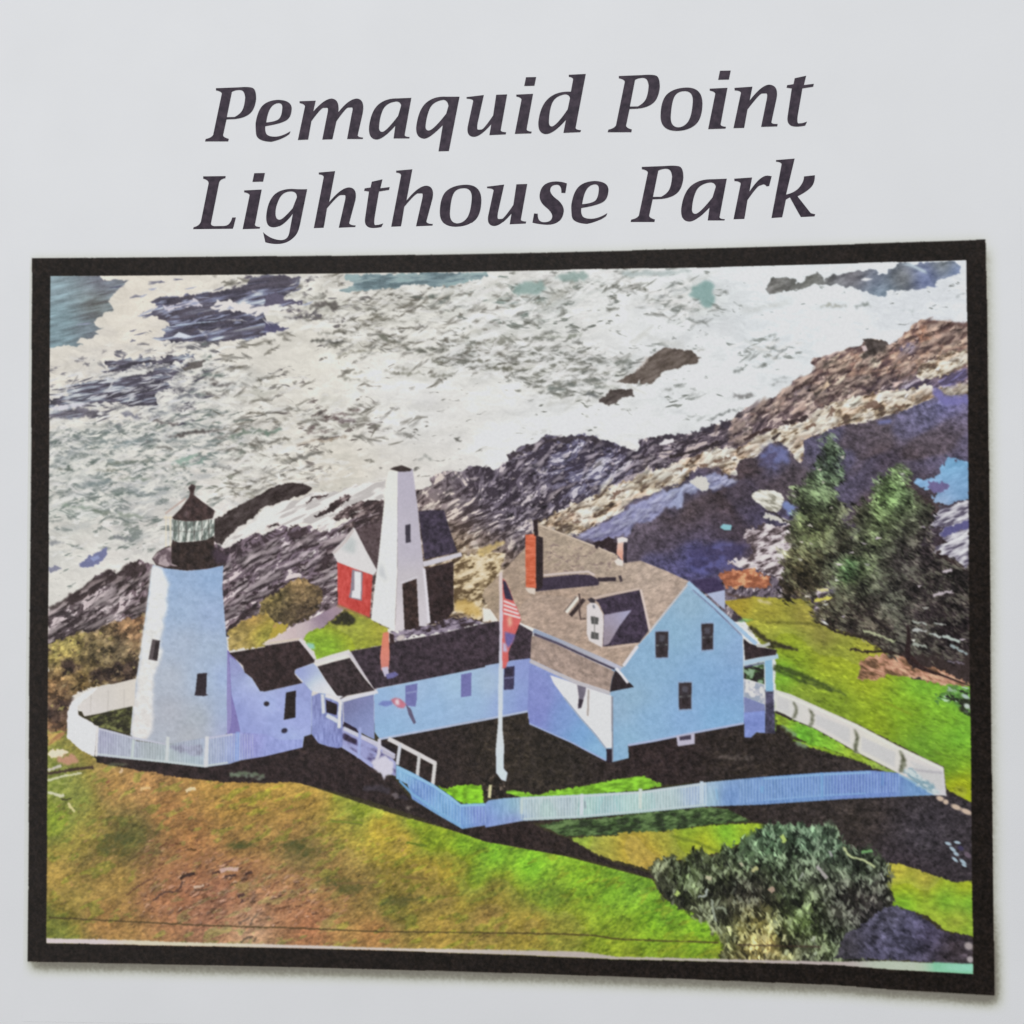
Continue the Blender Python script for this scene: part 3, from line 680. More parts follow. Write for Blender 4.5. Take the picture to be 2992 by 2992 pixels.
# sky-blue tide pool and pale rocks at the right edge
POOL = reg('printed_tide_pool', None, 'printed bright blue tide pool at the right edge of the picture')
fill('A4:1540,1932 1600,1790 1700,1820 1810,1830 B4:1815,200 1740,240 1600,270 1500,260 1480,200 1540,170 1500,120 1420,140 1320,80 1340,40 1420,60 1520,30', lambda sx, sy: cmap(sx, sy, [(2770, 1360, (112, 172, 214)), (2790, 1440, (116, 164, 210)), (2700, 1410, (128, 176, 220)), (2760, 1470, (150, 172, 206))]) + ((fbm(sx, sy, 24, 8, -25, 490, 2) - .5) * 26)[..., None], POOL, rough=(5, 10), blur=1)
fill('B4:1450,70 1600,80 1640,110 1560,170 1480,160 1440,120', (110, 100, 150), rough=(4, 8), blur=1)
fill('B4:1460,480 1490,330 1560,320 1680,270 1800,230 1815,840 1780,850 1720,790 1600,700 1540,690 1440,720 1500,650 1620,600 1560,560 1540,530 1600,460 1500,490', lambda sx, sy: ramp(fbm(sx, sy, 34, 10, -25, 500, 3), [(.22, (92, 84, 104)), (.42, (156, 150, 164)), (.62, (198, 194, 200)), (.9, (222, 220, 222))]), SHORE, rough=(5, 12), blur=1)
fill('B4:1540,530 1600,470 1810,400 1810,470 1680,520 1590,550', (92, 88, 142), rough=(3, 8), blur=1)

# ------------------------------------------------------------------ grass
_base = fill('C1:0,150 440,150 1932,300 C2:1932,200 C3:1932,300 C4:100,150 C4:1840,-300 S:2850,2850 S:2000,2820 S:100,2790', (58, 52, 34))
LAWN = reg('printed_lawn', None, 'printed sunlit lawn in front of and beside the buildings')
G = [(160, 2290, (128, 138, 66)), (230, 2330, (134, 140, 62)), (160, 2400, (128, 146, 56)), (250, 2460, (150, 134, 60)), (170, 2560, (172, 138, 58)), (330, 2300, (172, 128, 66)), (420, 2290, (184, 132, 74)), (480, 2380, (176, 120, 64)),
     (370, 2450, (104, 96, 48)), (400, 2435, (92, 92, 48)), (300, 2480, (128, 104, 50)), (560, 2450, (172, 116, 62)), (330, 2560, (164, 128, 58)), (700, 2330, (184, 140, 56)), (650, 2290, (190, 142, 62)), (800, 2300, (192, 150, 58)), (850, 2420, (168, 124, 60)),
     (200, 2640, (152, 128, 54)), (160, 2700, (116, 122, 48)), (160, 2730, (118, 124, 50)), (300, 2690, (168, 120, 62)), (480, 2620, (166, 110, 70)), (550, 2600, (172, 108, 72)), (650, 2600, (172, 110, 82)), (600, 2680, (168, 114, 84)), (690, 2560, (160, 108, 66)), (740, 2690, (186, 146, 112)), (820, 2640, (182, 126, 84)), (900, 2700, (176, 112, 72)),
     (880, 2490, (122, 104, 58)), (960, 2500, (148, 114, 58)), (700, 2480, (150, 112, 56)), (960, 2290, (196, 162, 60)), (920, 2340, (190, 144, 58)), (1010, 2340, (150, 156, 54)), (1040, 2370, (126, 150, 56)), (1000, 2400, (160, 140, 58)), (1110, 2410, (188, 156, 52)), (1090, 2350, (160, 172, 62)),
     (1180, 2450, (186, 146, 52)), (1210, 2410, (124, 154, 50)), (1260, 2460, (134, 164, 48)), (1350, 2480, (118, 164, 48)), (1330, 2530, (178, 148, 50)), (1250, 2540, (180, 146, 52)), (1200, 2600, (140, 116, 50)), (1050, 2600, (150, 118, 56)), (1150, 2650, (112, 112, 46)), (1300, 2620, (150, 124, 52)), (1400, 2560, (110, 150, 50)),
     (1100, 2720, (176, 120, 64)), (1280, 2720, (170, 136, 52)), (1440, 2500, (128, 184, 56)), (1440, 2600, (150, 128, 54)), (1430, 2680, (166, 128, 58)), (1550, 2530, (126, 180, 54)), (1600, 2620, (118, 146, 56)), (1700, 2560, (132, 172, 52)), (1640, 2720, (140, 136, 50)), (1560, 2700, (160, 132, 54)), (1800, 2600, (126, 168, 54)), (1850, 2600, (114, 154, 56)),
     (1900, 2700, (138, 178, 50)), (1930, 2680, (112, 160, 54)), (2050, 2720, (136, 184, 54)), (1960, 2770, (130, 150, 48)), (2100, 2770, (130, 152, 52)), (1820, 2720, (136, 158, 52)), (1820, 2780, (134, 148, 48))]


def lawn_col(sx, sy):
    c = cmap(sx, sy, G, 3.2)
    n = fbm(sx, sy, 26, 13, -28, 510, 3, .65)
    n2 = fbm(sx, sy, 9, 6, -25, 520, 2)
    n3 = fbm(sx, sy, 70, 26, -24, 526, 2)
    c = c * (0.66 + .26 * n + .22 * n2 + .20 * n3)[..., None]
    c = mix(c, c[..., [1, 0, 2]] * np.array((.86, 1.0, .9), np.float32), sstep(.62, .8, fbm(sx, sy, 46, 18, -24, 528, 3)) * .28)
    return c + ((n2 - .5) * 14)[..., None] * np.array((1.0, .6, .2), np.float32)


fill('C1:0,180 200,300 440,560 900,640 1932,780 C2:200,740 1100,1040 1700,1210 1932,1290 C3:700,1420 1460,1620 1560,1780 1932,1990 D2:420,960 860,1200 950,1330 950,1520 S:1800,2830 1144,2800 500,2790 100,2780', lawn_col, LAWN, blur=1)
# bare trampled soil
scatter(fill('D1:-200,420 80,420 500,560 900,640 1300,760 1560,900 1500,1180 700,1240 0,1210 -380,1000', (176, 112, 76), rough=(16, 50), blur=12, alpha=.25), 420, (7, 20), (3, 6), (-45, -15), [(112, 66, 44), (96, 60, 42), (196, 140, 104), (204, 150, 118), (140, 88, 58), (188, 128, 88)], 11, (.25, .65))
scatter(fill('C1:60,1000 700,760 1900,850 C2:900,1150 1500,1500 1700,1900 600,1932 C1:900,1500 100,1900', (0, 0, 0), alpha=0), 700, (6, 16), (3, 5), (-50, -10), [(120, 84, 40), (112, 90, 42), (196, 150, 76), (200, 140, 84), (146, 120, 50)], 12, (.15, .5))
r_ = raster(to_canvas(pp('C1:700,1900 1000,1620 1250,1480 1500,1420 1900,1440 D1:1000,700 1300,900 1250,1150 900,1220 500,1200 0,1190 -200,1150')))
slabs(r_, 150, (6, 34), (3, 9), (-50, -8), (236, 190, 164), 91, (84, 52, 40), (.3, .85))
clump(r_, 420, (6, 20), (3, 6), (-50, -10), [.6, .75, .95, 1.1, 1.25], 92, (200, 150, 120), .1, (.35, .8), 30)
r_ = raster(to_canvas(pp('C1:30,1000 500,640 900,680 1932,800 C2:260,800 900,950 1700,1230 C3:0,1310 800,1450 1500,1640 D2:900,1330 920,1480 0,1470 D1:0,1340 -380,1290')))
clump(r_, 5200, (5, 15), (3, 5), (-52, -8), [.70, .82, .94, 1.06, 1.16, 1.26], 93, (190, 180, 90), .08, (.3, .75), 36)
for x, y, rx, ry in [(395, 2440, 62, 24), (345, 2452, 40, 16), (330, 2480, 60, 22), (900, 2490, 50, 18), (860, 2470, 40, 14), (1000, 2580, 70, 16), (1180, 2630, 70, 18), (1020, 2600, 40, 14), (700, 2470, 36, 10)]:
    rs = np.random.RandomState(int(x))
    for k in range(70):
        dab(x + rs.normal() * rx * .5, y + rs.normal() * ry * .5, rs.uniform(8, 22), rs.uniform(4, 7), rs.uniform(-45, -10), [(84, 84, 42), (104, 96, 48), (72, 78, 42)][k % 3], rs.uniform(.2, .5), .6, wob=1)
for s, w, c in [('C1:1190,1620 1240,1590 1320,1570', 14, (52, 34, 32)), ('C1:950,1810 1050,1740 1170,1720 1210,1640', 9, (84, 58, 48)), ('C1:720,1760 830,1680 930,1620', 6, (98, 62, 44)), ('C1:1470,1570 1540,1555', 11, (70, 46, 40)), ('C1:1580,1600 1680,1585', 10, (64, 44, 40)), ('C1:1760,1580 1820,1560', 14, (62, 40, 34)),
                ('C1:1540,1550 1620,1530 1700,1540', 20, (212, 176, 164)), ('C1:1560,1490 1650,1450', 8, (100, 66, 54)), ('C1:1310,1690 1400,1680', 12, (214, 184, 158)), ('C1:1320,1720 1430,1710', 10, (92, 66, 50)), ('C1:1700,1780 1750,1750', 14, (76, 48, 46)), ('C1:1720,1830 1740,1800', 10, (84, 58, 54)), ('C1:1140,1310 1200,1310', 9, (104, 66, 38)), ('C1:1250,1360 1330,1365', 10, (96, 66, 34)),
                ('D1:1130,930 1190,890', 10, (118, 76, 52)), ('D1:940,1060 1040,1045', 9, (112, 72, 46)), ('D1:1090,1045 1140,1040', 8, (110, 72, 50)), ('D1:1240,1110 1300,1100', 8, (112, 72, 44)), ('D1:590,1200 640,1170 690,1140', 10, (120, 94, 76)), ('D1:690,1200 760,1100', 8, (132, 108, 86)), ('D1:610,1365 660,1320 720,1310', 10, (104, 84, 66)), ('D1:720,1360 750,1310', 8, (108, 88, 66)),
                ('C1:840,830 930,815', 12, (226, 190, 128)), ('C1:1240,850 1290,825 1330,830', 14, (238, 214, 170)), ('C1:660,690 690,660', 12, (226, 192, 150)), ('C1:30,860 140,890 170,880', 15, (218, 214, 186)), ('C1:150,925 240,915', 7, (58, 54, 36)), ('C1:210,950 230,990 270,1030', 12, (220, 208, 150)), ('C1:540,780 570,760', 10, (140, 80, 52)),
                ('C1:20,760 160,720 330,690', 10, (214, 212, 178)), ('C1:30,670 150,625', 13, (206, 196, 188)), ('C1:20,700 260,660 430,640', 13, (66, 46, 40)), ('C2:180,1030 260,1010', 8, (140, 98, 52)), ('C2:590,1110 860,1140', 9, (100, 104, 44)), ('C2:1240,1300 1420,1330', 10, (96, 112, 40)), ('C2:630,1660 1000,1650', 12, (124, 98, 50)), ('C2:1200,1600 1430,1620', 12, (128, 104, 46)), ('D1:1400,300 1690,310', 7, (128, 140, 50))]:
    line(s, w * .62, c, sm=True, rough=(2, 6), blur=1, alpha=.9)
fill('C1:20,520 60,490 180,480 210,510 150,545 60,560', (232, 214, 186), rough=(3, 7), blur=1)
fill('C1:20,350 120,340 190,330 140,400 40,450', lambda sx, sy: ramp(fbm(sx, sy, 40, 10, -35, 540, 2), [(.3, (172, 120, 72)), (.7, (206, 170, 84))]), LAWN, rough=(3, 7), blur=1)
fill('C1:110,560 260,520 300,600 160,625', (196, 142, 110), rough=(5, 9), blur=2)

# lawn behind and to the right of the house
fill('B4:480,1150 700,1050 1835,1100 1835,1932 C4:1840,60 B4:900,1932', (58, 46, 44))
RLAWN = [(2150, 1770, (172, 150, 48)), (2250, 1790, (160, 150, 54)), (2350, 1800, (150, 138, 60)), (2230, 1850, (152, 156, 56)), (2300, 1880, (146, 160, 54)), (2330, 1920, (140, 162, 48)), (2290, 1960, (118, 168, 58)), (2420, 1930, (150, 160, 52)), (2400, 1860, (140, 132, 62)), (2550, 1900, (176, 172, 58)), (2520, 1990, (156, 170, 52)),
         (2450, 2060, (128, 150, 52)), (2560, 2110, (140, 160, 46)), (2650, 2080, (132, 166, 50)), (2760, 2100, (132, 178, 58)), (2700, 2180, (106, 146, 52)), (2800, 2150, (120, 176, 60)), (2780, 2230, (112, 150, 50)), (2800, 2300, (164, 170, 40)), (2350, 2030, (126, 142, 56)), (2300, 2100, (116, 176, 58)), (2400, 2180, (138, 172, 54)), (2800, 2030, (116, 172, 66)), (2700, 2000, (120, 170, 58))]
fill('E:640,170 900,130 1400,150 B4:480,1300 960,1480 1060,1560 1240,1620 1300,1800 1840,1850 C4:1840,960 1600,830 1580,640 820,260 110,-30 100,360 500,460 900,600 1100,690 1200,690 E:1100,1400 1100,600 980,560 820,330', lambda sx, sy: cmap(sx, sy, RLAWN, 3.2) * (0.82 + .22 * fbm(sx, sy, 30, 12, 15, 550, 3) + .14 * fbm(sx, sy, 9, 6, 10, 556, 2))[..., None], LAWN, rough=(2, 8), blur=1)
for s, w, c in [('E:1000,350 1180,355 1380,370 1500,390', 9, (88, 84, 34)), ('E:1080,740 1250,790 1420,860 1560,920 1720,990', (26, 24, 22, 18, 8), (62, 74, 38)), ('E:1080,760 1300,860 1600,960', 12, (50, 60, 34)), ('E:870,390 930,440 1000,500 1100,540 1290,600', (20, 22, 22, 16, 4), (46, 40, 32)), ('E:1000,560 1150,570 1290,595', (14, 14, 3), (40, 34, 30)),
                ('E:660,100 760,130 880,140', 10, (74, 52, 40)), ('E:930,160 1060,190', 12, (206, 190, 150)), ('E:760,340 900,330', 9, (112, 164, 110)), ('C4:1000,40 1300,180', 10, (126, 138, 44)), ('C4:1500,500 1660,560', 10, (96, 122, 46))]:
    line(s, np.array(w) * .62, c, sm=True, rough=(3, 8), blur=2, alpha=.85)
clump(raster(to_canvas(pp('E:660,200 900,160 1380,200 B4:480,1330 960,1500 1240,1650 1300,1810 1800,1880 C4:1800,930 1600,800 1560,600 820,240 140,-30 E:1100,900 1100,640 980,580 760,330'))), 1500, (6, 18), (3, 5), (-5, 40), [.72, .85, .96, 1.08, 1.18, 1.3], 94, (190, 190, 90), .08, (.3, .75), 40)
SOIL = reg('printed_soil', None, 'printed patch of bare reddish soil under the right tree')
fill('B4:850,1640 940,1610 1060,1580 1240,1600 1300,1700 1500,1700 1650,1760 1820,1850 1700,1860 1500,1840 1300,1780 1120,1760 960,1800 840,1800', lambda sx, sy: ramp(fbm(sx, sy, 28, 12, 25, 560, 3), [(.2, (104, 74, 52)), (.42, (152, 108, 78)), (.62, (196, 138, 110)), (.9, (220, 178, 140))]), SOIL, rough=(4, 10), blur=1)

# ------------------------------------------------------------------ path, small lawn, bushes on the left
SMALL = reg('printed_lawn', None, 'small printed lawn between bell tower and low roof')
PATH = reg('printed_path', None, 'printed pale path leading to the red house')
fill('B2:-10,1500 60,1440 180,1380 300,1310 400,1280 520,1210 640,1150 720,1150 640,1240 520,1340 440,1400 340,1460', lambda sx, sy: cmap(sx, sy, [(800, 1860, (214, 198, 192)), (880, 1830, (206, 186, 184)), (940, 1800, (140, 116, 140)), (980, 1780, (170, 140, 150))]), PATH, blur=1)
fill('B2:340,1450 400,1380 520,1340 560,1310 700,1190 780,1180 920,1270 1080,1360 1050,1500 760,1560 460,1640 430,1560', lambda sx, sy: cmap(sx, sy, [(900, 1900, (126, 160, 56)), (960, 1890, (132, 172, 56)), (1040, 1810, (150, 160, 62)), (1110, 1840, (164, 158, 54)), (1060, 1880, (156, 162, 52)), (930, 1920, (146, 176, 62)), (1000, 1790, (176, 150, 66))]) * (.84 + .3 * fbm(sx, sy, 14, 8, -10, 570, 3))[..., None], SMALL, rough=(3, 8), blur=1)
fill('B2:555,1320 660,1230 720,1200 800,1280 780,1320 680,1320', (46, 44, 30), rough=(5, 9), blur=2)
fill('B2:360,1480 430,1490 440,1540 380,1530', (150, 196, 176), blur=2)
SCRUB = reg('printed_scrub', None, 'printed olive and brown scrub left of the lighthouse')


def scrub_col(sx, sy):
    c = cmap(sx, sy, [(160, 1900, (140, 128, 66)), (200, 1870, (150, 138, 74)), (300, 1900, (124, 108, 72)), (280, 1840, (128, 104, 70)), (380, 1830, (146, 104, 72)), (350, 1900, (108, 92, 68)), (400, 1800, (160, 110, 70)), (160, 2010, (170, 122, 74)), (250, 2000, (140, 110, 54)), (150, 2060, (110, 84, 62)), (190, 2060, (72, 52, 44)), (160, 2120, (168, 116, 78))])
    n = fbm(sx, sy, 15, 12, -30, 580, 3, .7)
    return c * (.55 + .8 * n)[..., None]


SCR = fill('B1:30,1500 130,1460 300,1400 460,1380 560,1320 700,1270 800,1270 900,1230 880,1400 840,1650 800,1800 C1:370,-50 240,20 205,150 200,330 20,330', scrub_col, SCRUB, rough=(5, 12), blur=1)
fill('B1:400,1740 560,1690 720,1620 830,1600 800,1790 600,1830 420,1810', (54, 38, 34), rough=(9, 18), blur=3, alpha=.9)
fill('B1:140,1620 240,1600 300,1680 260,1760 150,1740', (62, 44, 40), rough=(9, 16), blur=3, alpha=.9)
fill('C1:40,130 120,60 240,30 220,200 160,250 30,240', (68, 48, 42), rough=(8, 16), blur=3, alpha=.8)
clump(SCR, 1500, (6, 16), (5, 9), (-60, 10), [.4, .6, .85, 1.1, 1.35, 1.6], 22, (190, 180, 130), .15, (.4, .85), 34)
scatter(SCR, 90, (6, 14), (5, 9), (-60, 0), lambda x, y, rs: [(176, 164, 96), (164, 142, 100), (112, 92, 56), (70, 52, 38), (182, 150, 104), (58, 42, 34)][rs.randint(6)], 21, (.35, .8))
BUSHL = reg('printed_bush', None, 'round printed olive bush beside the path')
fill('B2:-60,1180 0,1090 80,1060 150,1000 240,950 320,915 400,960 480,1000 510,1100 470,1200 400,1260 330,1300 230,1320 110,1310 0,1300 -60,1250', lambda sx, sy: cmap(sx, sy, [(780, 1770, (152, 128, 70)), (870, 1710, (154, 120, 74)), (900, 1740, (108, 88, 60)), (830, 1790, (72, 60, 44)), (880, 1790, (62, 46, 38)), (800, 1740, (134, 124, 74))]) * (.6 + .75 * fbm(sx, sy, 13, 11, 0, 590, 3, .7))[..., None], BUSHL, rough=(5, 10), blur=1)
clump(raster(to_canvas(pp('B2:0,1090 150,1000 320,915 480,1000 490,1150 330,1290 120,1300 -30,1230'))), 360, (6, 14), (4, 8), (-70, 10), [.4, .65, .9, 1.15, 1.4], 23, (180, 160, 110), .15, (.4, .85), 30)
fill('B2:-10,1330 60,1300 200,1330 180,1380 60,1450 -10,1470', (178, 156, 60), SCRUB, rough=(4, 8), blur=1)
fill('B2:-20,1290 60,1270 100,1330 20,1350', (196, 140, 84), rough=(4, 8), blur=2)
fill('B1:1600,1390 1720,1300 1800,1270 1932,1240 B2:0,1190 60,1260 90,1330 0,1470 B1:1932,1510 1620,1560', lambda sx, sy: cmap(sx, sy, [(700, 1830, (150, 130, 60)), (680, 1860, (180, 150, 74)), (740, 1810, (184, 134, 66)), (770, 1850, (150, 154, 58)), (690, 1890, (214, 188, 120))]) * (.7 + .5 * fbm(sx, sy, 16, 10, -25, 596, 3))[..., None], SCRUB, rough=(5, 10), blur=1)
# rocks and dry ground right of the bell house
fill('B2:1640,830 1740,720 1932,680 B3:180,700 100,900 0,1010 B2:1900,1120 1932,1230 1880,1290 1760,1230 1660,1200', lambda sx, sy: ramp(np.clip(fbm(sx, sy, 26, 13, -20, 600, 3, .65), 0, 1), [(.2, (98, 76, 48)), (.4, (156, 132, 96)), (.58, (208, 188, 150)), (.9, (226, 212, 186))]), SHORE, rough=(4, 9), blur=1)
fill('B2:1650,1120 1760,1100 1870,1180 1880,1260 1760,1230 1670,1190', (206, 166, 78), rough=(6, 10), blur=3, alpha=.75)
fill('B3:-60,660 100,600 180,600 60,690 -60,720', (206, 178, 112), rough=(5, 10), blur=2, alpha=.8)
fill('B3:-20,1170 60,1190 130,1240 120,1300 -20,1290', (228, 220, 210), rough=(4, 8), blur=1)

# ------------------------------------------------------------------ dark printed shade on the ground
SHADE = reg('printed_shade', None, 'printed black-brown shade lying on the grass around the house')


def shade_col(sx, sy):
    n = fbm(sx, sy, 11, 11, 0, 610, 3, .7)
    c = cmap(sx, sy, [(700, 2250, (44, 32, 32)), (1000, 2280, (46, 34, 34)), (1200, 2200, (44, 34, 32)), (1500, 2200, (50, 42, 34)), (1600, 2240, (46, 40, 34)), (1900, 2180, (48, 36, 36)), (2200, 2220, (46, 38, 34)), (2500, 2400, (54, 46, 42)), (2700, 2450, (58, 52, 58)), (1500, 2440, (46, 34, 32)), (2650, 2550, (56, 46, 52))])
    return c * (.66 + .7 * n)[..., None]


fill('C1:450,540 760,570 1060,600 1400,640 1620,610 1932,530 C2:0,540 330,460 350,370 420,360 480,440 680,470 950,640 1040,690 1140,750 1280,920 1730,1180 1932,1150 C3:320,1110 850,1080 1370,1040 1932,980 D2:900,150 1300,130 1932,60 C4:0,960 700,920 1490,890 1600,850 1840,960 1840,1640 1670,1650 1450,1570 1060,1480 1040,1520 700,1330 '
     'D2:1932,330 1600,370 1330,320 1180,290 1000,210 900,170 C3:1932,990 1400,1040 1000,1090 600,1120 400,1130 540,1200 730,1270 980,1420 1160,1490 1460,1570 1480,1620 1130,1510 800,1430 400,1360 0,1290 C2:1932,1290 1700,1210 1500,1140 1240,1040 900,930 560,840 260,770 C1:1932,780 1560,770 1100,720 980,690 730,650 460,600', shade_col, SHADE, rough=(2.5, 6), blur=1)
fill('C2:1000,395 1500,300 1932,215 C3:0,215 375,145 385,250 760,415 1060,575 1110,590 1258,555 1250,445 E:0,1395 390,1310 820,1230 830,1360 1010,1320 1095,1330 1110,1260 1250,1390 1400,1450 1560,1500 1760,1550 1932,1610 C4:980,670 500,690 0,730 C3:1932,770 1560,800 1380,722 1200,745 900,805 560,855 480,890 330,905 C3:170,915 C2:1910,800 1600,835 1480,800 1300,700 1150,620', shade_col, SHADE, rough=(2.5, 6), blur=1)
r_ = raster(to_canvas(pp('C2:0,560 330,470 480,450 1030,700 1700,1190 C3:0,230 370,170 760,430 1060,600 1250,560 E:0,1410 800,1260 1000,1350 1100,1300 1900,1600 C4:980,670 0,720 C3:1380,715 900,800 480,880 0,700')))
clump(r_, 1500, (6, 16), (3, 6), (-40, 20), [.7, .85, 1.0, 1.3, 1.6], 95, (70, 66, 46), .18, (.25, .6), 40)
clump(raster(to_canvas(pp('C4:0,1000 1490,910 1830,980 1830,1600 1060,1470 700,1300 D2:1800,320 1300,200'))), 800, (6, 16), (3, 6), (-40, 20), [.75, .9, 1.0, 1.3, 1.6], 96, (84, 80, 76), .18, (.25, .6), 40)
for s, w, c in [('C1:1620,720 1750,690 1932,720', 18, (118, 134, 110)), ('C1:560,610 720,620', 12, (92, 98, 74)), ('C2:860,830 980,820 1100,850', 26, (70, 62, 72)), ('C2:1130,870 1160,910', 22, (120, 108, 112)), ('C2:1240,990 1280,1000', 16, (150, 138, 130)), ('C2:1190,890 1250,930', 24, (52, 44, 58)), ('C1:1630,700 1932,740', 6, (132, 146, 128))]:
    line(s, w * .6, c, rough=(4, 8), blur=2, alpha=.75)
INLAWN = reg('printed_lawn', None, 'printed strip of bright lawn inside the fence')
fill('C2:1500,800 1600,830 1690,800 1900,800 1920,960 1740,965 1640,900', lambda sx, sy: np.array((134, 190, 52), np.float32) * (.8 + .4 * fbm(sx, sy, 16, 10, 0, 620, 2))[..., None], INLAWN, rough=(3, 6), blur=1)
fill('C3:170,860 230,840 480,885 560,850 900,800 1080,760 1200,740 1380,718 1560,795 1380,840 850,890 330,915', lambda sx, sy: np.array((130, 182, 58), np.float32) * (.8 + .4 * fbm(sx, sy, 16, 8, -8, 626, 2))[..., None], INLAWN, rough=(3, 6), blur=1)
# mown strip in front of the fence
fill('C3:470,1150 700,1100 1000,1090 1370,1040 1932,990 D2:880,180 1000,200 1180,295 800,330 430,390 0,410 C3:1170,1235 900,1240 720,1250 560,1190', lambda sx, sy: ramp(fbm(sx, sy, 22, 10, -12, 630, 3), [(.2, (44, 54, 36)), (.5, (72, 92, 56)), (.85, (108, 132, 84))]), SHADE, rough=(3, 7), blur=1)
fill('C4:110,165 260,225 440,298 640,408 830,518 1000,604 1185,695 1060,672 960,650 860,590 720,540 600,500 500,460 430,455 300,385 200,300 115,250', lambda sx, sy: cmap(sx, sy, [(2280, 2110, (150, 170, 60)), (2340, 2150, (106, 172, 60)), (2400, 2180, (128, 178, 62)), (2500, 2200, (150, 172, 62)), (2600, 2250, (140, 160, 84))]) * (.8 + .4 * fbm(sx, sy, 14, 8, 25, 655, 2))[..., None], INLAWN, rough=(3, 7), blur=1)
for s_ in ['C4:150,280 290,360', 'C4:280,420 390,470']:
    line(s_, 9, (128, 150, 118), rough=(4, 7), blur=2, alpha=.8)
line('E:610,1530 760,1540 900,1545', 9, (108, 98, 92), rough=(6, 7), blur=2, alpha=.7)
GOLD = reg('printed_lawn', None, 'printed golden green lawn strip between fence and dark bush')
fill('C3:750,1270 900,1245 1170,1240 D2:0,400 420,385 820,335 1240,315 1320,330 1310,380 960,560 700,620 620,680 580,640 400,640 310,730 0,640 C3:1130,1470 980,1400', lambda sx, sy: cmap(sx, sy, [(1700, 2450, (148, 176, 76)), (1760, 2480, (176, 170, 66)), (1850, 2470, (194, 158, 58)), (1900, 2520, (198, 156, 60)), (1950, 2450, (170, 160, 58)), (2000, 2450, (130, 150, 56)), (2050, 2460, (172, 172, 48)), (2010, 2420, (140, 180, 60)), (2120, 2430, (124, 186, 62)), (2180, 2420, (166, 188, 60)), (2060, 2490, (180, 186, 62))]) * (.84 + .3 * fbm(sx, sy, 12, 8, 20, 640, 3))[..., None], GOLD, rough=(3, 7), blur=1)
line('D2:470,420 700,480 830,540 900,560', 7, (104, 116, 46), blur=2, alpha=.7)
CORNER = reg('printed_lawn', None, 'small printed lawn in the lower right corner')
fill('C4:1060,1480 1200,1490 1450,1570 1670,1650 1840,1630 S:2845,2740 BR:1190,690 900,630 780,590 700,520 560,400 350,350 30,260 C4:1110,1830 1090,1740 1080,1620', lambda sx, sy: cmap(sx, sy, [(2620, 2550, (198, 176, 62)), (2700, 2570, (184, 162, 62)), (2820, 2590, (176, 176, 50)), (2640, 2600, (164, 176, 48)), (2640, 2630, (110, 178, 56)), (2760, 2640, (104, 172, 54)), (2830, 2640, (112, 176, 62)), (2800, 2690, (176, 166, 74)), (2740, 2670, (166, 172, 66)), (2820, 2720, (140, 178, 60))]) * (.84 + .3 * fbm(sx, sy, 16, 9, 10, 650, 3))[..., None], CORNER, rough=(3, 7), blur=1)
FLOWERS = reg('printed_flowers', None, 'printed pale blue flower clump in the shade at the right edge')
for x, y, l, w, a in [(1620, 1310, 50, 24, 20), (1700, 1300, 50, 22, 10), (1660, 1360, 60, 26, 40), (1690, 1400, 44, 26, 30), (1680, 1450, 56, 22, 40), (1750, 1470, 60, 26, 40), (1760, 1500, 40, 20, 30)]:
    dab(2230 + x / 3, 2028 + y / 3, l / 3, w / 3, a, (166, 190, 204), .95, idn=FLOWERS)
dab(2230 + 1790 / 3, 2028 + 1410 / 3, 20, 12, 40, (112, 94, 110), .9, idn=FLOWERS)
dab(2230 + 1730 / 3, 2028 + 1350 / 3, 16, 12, 40, (62, 56, 92), .9, idn=FLOWERS)
STONE = reg('printed_stones', None, 'printed row of pale stones by the fence corner')
for x, y, l in [(1600, 945, 40), (1690, 990, 80), (1780, 1030, 90), (1550, 915, 60)]:
    dab(2230 + x / 3, 2028 + y / 3, l / 3, 13, 22, (206, 182, 160), 1, idn=STONE)

# ------------------------------------------------------------------ the two spruces
TREE1 = reg('printed_tree', None, 'printed pale green spruce behind the house, left of the pair')
TREE2 = reg('printed_tree', None, 'tall dark printed spruce, nearest the right border')


def tree_col(sx, sy):
    c = cmap(sx, sy, [(2440, 1370, (98, 116, 96)), (2400, 1460, (92, 106, 78)), (2380, 1560, (86, 90, 58)), (2340, 1650, (92, 84, 58)), (2330, 1730, (70, 56, 42)), (2480, 1500, (72, 66, 54)), (2460, 1620, (62, 52, 46)), (2600, 1440, (104, 126, 86)), (2560, 1560, (96, 106, 76)), (2500, 1660, (88, 104, 72)), (2640, 1640, (72, 62, 64)),
                      (2720, 1600, (52, 40, 44)), (2600, 1760, (70, 68, 62)), (2500, 1800, (58, 48, 44)), (2700, 1780, (50, 38, 42)), (2790, 1850, (48, 36, 40)), (2640, 1850, (72, 66, 62)), (2560, 1830, (64, 52, 48))])
    n = fbm(sx, sy, 14, 8, 35, 660, 3, .7)
    return c * (.5 + .85 * n)[..., None]


